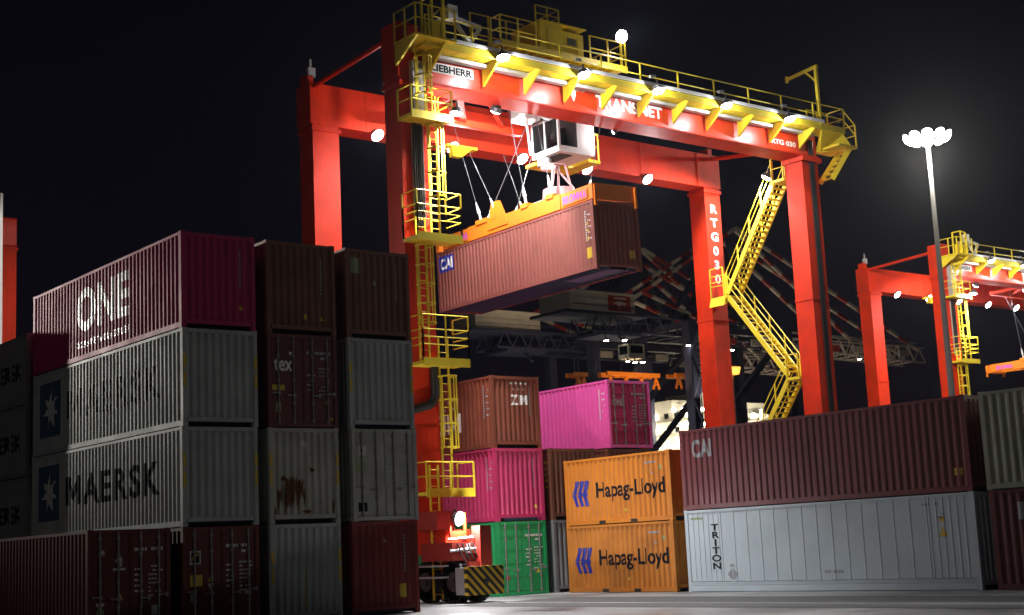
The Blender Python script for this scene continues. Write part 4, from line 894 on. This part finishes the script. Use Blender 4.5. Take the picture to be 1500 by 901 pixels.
def make_quay_crane():
    R = empty('quay_crane', QO, 'dark ship-to-shore crane with red and white banded stays behind the lifting crane', 'crane', 'quay cranes in the background')
    for x in (178, 203):
        for y in (176, 188.4): qpart('leg', MB().box(x-.85, x+.85, y-.85, y+.85, 1.2, 39.0).box(x-1.3, x+1.3, y-2.6, y+2.6, .3, 1.2), M['navy'], R)
        qpart('portal_beam', MB().box(x-.6, x+.6, 176.9, 187.5, 15.0, 16.6), M['navy'], R); qpart('portal_beam', MB().box(x-.5, x+.5, 176.9, 187.5, 38.0, 39.2), M['navy'], R)
    for y in (176, 188.4):
        qpart('sill_beam', MB().box(178.9, 202.1, y-.6, y+.6, 14.8, 16.8), M['navy'], R)
        qpart('brace', MB().bar((179, y, 17), (202, y, 37.5), .9).bar((179, y, 37.8), (202, y, 37.8), 1.2), M['navy'], R)
    mb = MB(); lat(mb, (158, 182, 38.4), (206, 182, 38.4), 6.5, 3.0, 14, .22); qpart('girder', mb, M['navy'], R)
    mb = MB(); lat(mb, (206, 182, 37.8), (249, 182, 36.6), 5.5, 3.0, 12, .2); qpart('boom', mb, M['qwhite'], R)
    for k in range(9): qpart('boom_band', MB().box(182+7.2*k, 185+7.2*k, 178.3, 178.7, 36.0, 37.2), M['qred'] if k % 2 else M['qwhite'], R)
    for y in (179.5, 184.5):
        qpart('mast_frame', MB().bar((203, y, 39), (195.5, 182, 58.1), .9).bar((180, y, 39.2), (195.5, 182, 58.1), .8).bar((195, y, 39.5), (199.5, 182, 48), .6), M['navy'], R)
        banded(R, 'fore_stay', (195.5, y, 58.1), (247, y, 37.8), .55, 17)
        banded(R, 'fore_stay', (195.5, y, 57.6), (226, y, 38.6), .55, 13)
        banded(R, 'back_stay', (195.5, y, 58.1), (163, y, 40.0), .6, 13)
        banded(R, 'back_stay', (188, y, 39.4), (170, y, 44.5), .5, 6)
    h = qpart('machinery_house', MB().box(153, 167.6, 178.2, 186, 39.9, 43.2), M['qwhite'], R)
    qpart('roof', MB().box(152.8, 167.8, 178.0, 186.2, 43.2, 43.4), M['qwhite'], h)
    qpart('logo_panel', MB().box(161.5, 166.6, 178.14, 178.19, 40.3, 42.9), M['qred'], h)
    qpart('logo_mark', MB().prism([(162.6, 178.13, 41.6), (164.0, 178.13, 42.0), (165.5, 178.13, 41.7), (165.2, 178.13, 41.3), (164.4, 178.13, 41.5), (163.9, 178.13, 40.6), (163.5, 178.13, 41.4)], (0, .02, 0)).box(162.7, 165.6, 178.11, 178.13, 42.35, 42.6), M['qwhite'], h)
    qpart('house_deck', MB().box(151.5, 170, 177.5, 187, 39.4, 39.88).bar((153, 177.6, 40.9), (170, 177.6, 40.9), .1), M['navy'], R)
    c = qpart('operator_cab', MB().box(162.6, 166.2, 175.0, 177.6, 31.9, 34.3), M['cream'], R)
    qpart('window', MB().box(162.58, 162.6, 175.3, 177.3, 32.6, 34.0).box(163, 165.8, 174.97, 174.99, 32.7, 34.0), M['glass'], c)
    qpart('hanger', MB().bar((164.4, 177, 34.3), (164.4, 180, 37), .4).box(160, 169, 178.5, 185, 36.2, 36.7), M['navy'], R)
    for x, y, z, r in ((162.6, 175.4, 31.3, .3), (164.2, 175.3, 31.2, .38), (165.9, 175.3, 31.3, .38), (158.6, 176, 34.7, .38), (162.7, 176, 34.95, .38), (176.5, 174.9, 34.6, .4), (188.4, 176, 34.5, .4), (227.8, 179.2, 34.95, .35)):
        f = qpart('floodlight', MB().tube((x, y, z), (x, y, z+.4), r*1.05, r*.6, 8).bar((x, y, z+.4), (x, y+.6, z+1.6), .14), M['house'], R)
        qpart('lens', MB().tube((x, y, z-.06), (x, y, z-.003), r*.95, r, 10), M['warm'], f)
    qpart('stair_tower', MB().bar((176.7, 174.5, 2), (176.7, 174.5, 37), .15).bar((176.7, 172.8, 2), (176.7, 172.8, 37), .15), M['navy'], R)
    for k in range(9): qpart('stair', MB().bar((176.7, 172.8 if k % 2 else 174.5, 3+3.7*k), (176.7, 174.5 if k % 2 else 172.8, 6.7+3.7*k), .5, .2), M['navy'], R)
    qpart('walkway', MB().box(206, 246, 178.6, 179.1, 38.0, 38.1).bar((206, 178.6, 39.2), (246, 178.6, 38.9), .1), M['qwhite'], R)
    return R
QC = make_quay_crane()
lamp((164.4, 175.3, 30.8), 5000, (0, -.2, -1), (1, .9, .75), 150)
lamp((176.5, 170.5, 25.0), 2200, (.1, .5, 1), (1, .85, .6), 120)
lamp((215.0, 165.0, 22.0), 2000, (0, .6, 1), (1, .85, .6), 120)
q2_ = copy_tree(QC, skip=('logo_panel', 'logo_mark', 'operator_cab', 'floodlight')); q2_.location = (175, 204, 0); q2_['label'] = 'second quay crane, lower and farther left, showing only as a tangle of banded beams'
lamp((160, 190, 26.0), 2500, (0, .5, 1), (1, .82, .5), 130)
# hanging orange frames under the quay crane
def lift_frame(x0, x1, y, z, top, label):
    f = empty('lifting_frame', (x0, y, z), label, 'lifting frame', 'orange lifting frames'); L = x1-x0
    link('beam', MB().box(0, L, -.25, .25, -.35, .35).box(0, L, 1.8, 2.3, -.35, .35).mesh('beam'), M['orange'], f)
    n = max(2, round(L/3.0))
    for k in range(n):
        x = .8+(L-1.6)*k/(n-1)
        link('a_frame', MB().bar((x, 0, -.35), (x-.75, 0, -2.4), .28).bar((x, 0, -.35), (x+.75, 0, -2.4), .28).bar((x-.5, 0, -1.6), (x+.5, 0, -1.6), .2).mesh('a_frame'), M['orange'], f)
    link('hoist_rope', MB().tube((L*.35, 1, .3), (L*.4, 1, top-z), .06, n=5).tube((L*.65, 1, .3), (L*.6, 1, top-z), .06, n=5).mesh('hoist_rope'), M['rope'], f)
    return f
lift_frame(162.8, 175.0, 181, 30.0, 36.1, 'long orange frame with triangular struts hanging right above the hot pink container')
lift_frame(178.9, 187.0, 181, 30.3, 36.8, 'orange frame with triangular struts hanging before the lit ship by the dark leg')
lift_frame(155.6, 158.4, 181, 29.6, 36.9, 'short orange frame hanging left above the hot pink container')
lamp((168, 176, 22), 6000, (.3, .6, 1), (1, .75, .45), 110)
lamp((184, 176, 22), 6000, (0, .6, 1), (1, .75, .45), 110)
# ship
sh = empty('ship', (224, 218, -3), 'cream ship superstructure with bright lit decks behind the dark quay crane legs', 'ship')
def spart(name, mb, mat, parent=None): return link(name, mb.mesh(name, (224, 218, -3)), mat, parent or sh)
spart('hull', MB().prism([(209, 120, -3), (239, 120, -3), (239, 330, -3), (224, 350, -3), (209, 330, -3)], (0, 0, 14)), M['hull'])
spart('deck', MB().box(209.2, 238.8, 121, 329, 11.0, 11.3), M['qred'])
blk = spart('superstructure', MB().box(211, 237, 212, 225, 11.3, 27.6).box(210, 238, 214, 222, 27.7, 30.2).box(218, 230, 214, 224, 30.2, 32.0), M['cream'])
for k in range(5): spart('deck_edge', MB().box(209.6, 238.4, 210.6, 225.5, 13.6+3*k, 13.9+3*k), M['cream'], blk)
rng = random.Random(4)
for k in range(5):
    z = 14.6+3*k
    for i in range(9):
        if rng.random() < .8: spart('window', MB().box(211.8+2.8*i, 213.0+2.8*i, 211.9, 211.98, z, z+1.1), M['window'] if rng.random() < .45 else M['glass'], blk)
    for i in range(4): spart('window', MB().box(210.9, 210.98, 213.2+3*i, 214.4+3*i, z, z+1.1), M['window'] if rng.random() < .5 else M['glass'], blk)
    for i in range(5):
        x = 210.4+5.6*i+rng.uniform(-1, 1)
        f = spart('deck_lamp', MB().tube((x, 210.9, z+1.75), (x, 210.9, z+2.0), .3, .3, 8), M['house'])
        spart('lens', MB().tube((x, 210.8, z+1.2), (x, 210.8, z+1.74), .34, .34, 8), M['warm'], f)
    for i in range(2):
        y = 214+7*i+rng.uniform(-1, 1)
        f = spart('deck_lamp', MB().tube((209.9, y, z+1.75), (209.9, y, z+2.0), .3, .3, 8), M['house'])
        spart('lens', MB().tube((209.8, y, z+1.2), (209.8, y, z+1.74), .34, .34, 8), M['warm'], f)
spart('mast', MB().tube((224, 216, 31.5), (224, 216, 40), .3).bar((221, 216, 37), (227, 216, 37), .2).tube((228.5, 216, 31.5), (228.5, 216, 34), 1.2, .9, 12), M['cream'])
spart('funnel', MB().tube((232, 220, 29.6), (232, 220, 33), 1.8, 1.5, 14), M['cream'])
for x, y, z in ((205, 204, 24), (222, 203, 17), (233, 204, 22), (203.5, 222, 20)): lamp((x, y, z), 7000, (0, .9, .0) if x > 204 else (1, 0, 0), (1, .88, .66), 150)
# sodium street lamp
sl = empty('street_lamp', (156.6, 146.5, 0), 'orange glowing sodium lamp between the two right crane legs', 'street lamp')
link('pole', MB().tube((0, 0, 0), (0, 0, 26.4), .22, .12).mesh('pole'), M['galv'], sl)
hd = link('lamp_head', MB().box(-.7, .7, -.4, .4, 26.4, 26.7).mesh('lamp_head'), M['house'], sl)
link('lens', MB().tube((0, 0, 25.4), (0, 0, 26.39), 1.0, 1.25, 14).mesh('lens'), M['sodium'], hd)
lamp((156.6, 146.5, 25.2), 60000, (0, 0, -1), (1, .5, .15), 160)
for i, (px_, y, z) in enumerate(((151.5, 196, 24.0), (147.5, 190, 24.5), (143.5, 188, 21.3))):
    p = empty('work_lamp', (px_, y, 0), ('white work lamp on a post, right one of three above the chocolate container', 'white work lamp on a post, middle one of three above the chocolate container', 'small white work lamp on a post, left one of three above the chocolate container')[i], 'lamp', 'white work lamps')
    link('pole', MB().tube((0, 0, 0), (0, 0, z-.5), .15, n=6).mesh('pole'), M['galv'], p)
    link('lens', MB().tube((0, 0, z-.5), (0, 0, z+.4), (1.1, .6, .5)[i], (.8, .5, .4)[i], 10).mesh('lens'), M['warm'], p)

# ------------------------------------------------------------------ night haze hanging over the harbour
hz = MB().box(-100, 420, -70, 420, -4.2, 72).mesh('haze'); hm = bpy.data.materials.new('haze'); hm.use_nodes = True; ht = hm.node_tree; ht.nodes.clear()
ho = ht.nodes.new('ShaderNodeOutputMaterial'); hv = ht.nodes.new('ShaderNodeVolumePrincipled'); hv.inputs['Density'].default_value = HAZE
hv.inputs['Color'].default_value = (.8, .85, 1, 1); hv.inputs['Anisotropy'].default_value = .86; ht.links.new(hv.outputs[0], ho.inputs['Volume'])
hob = link('haze', hz, hm); hob['kind'] = 'stuff'
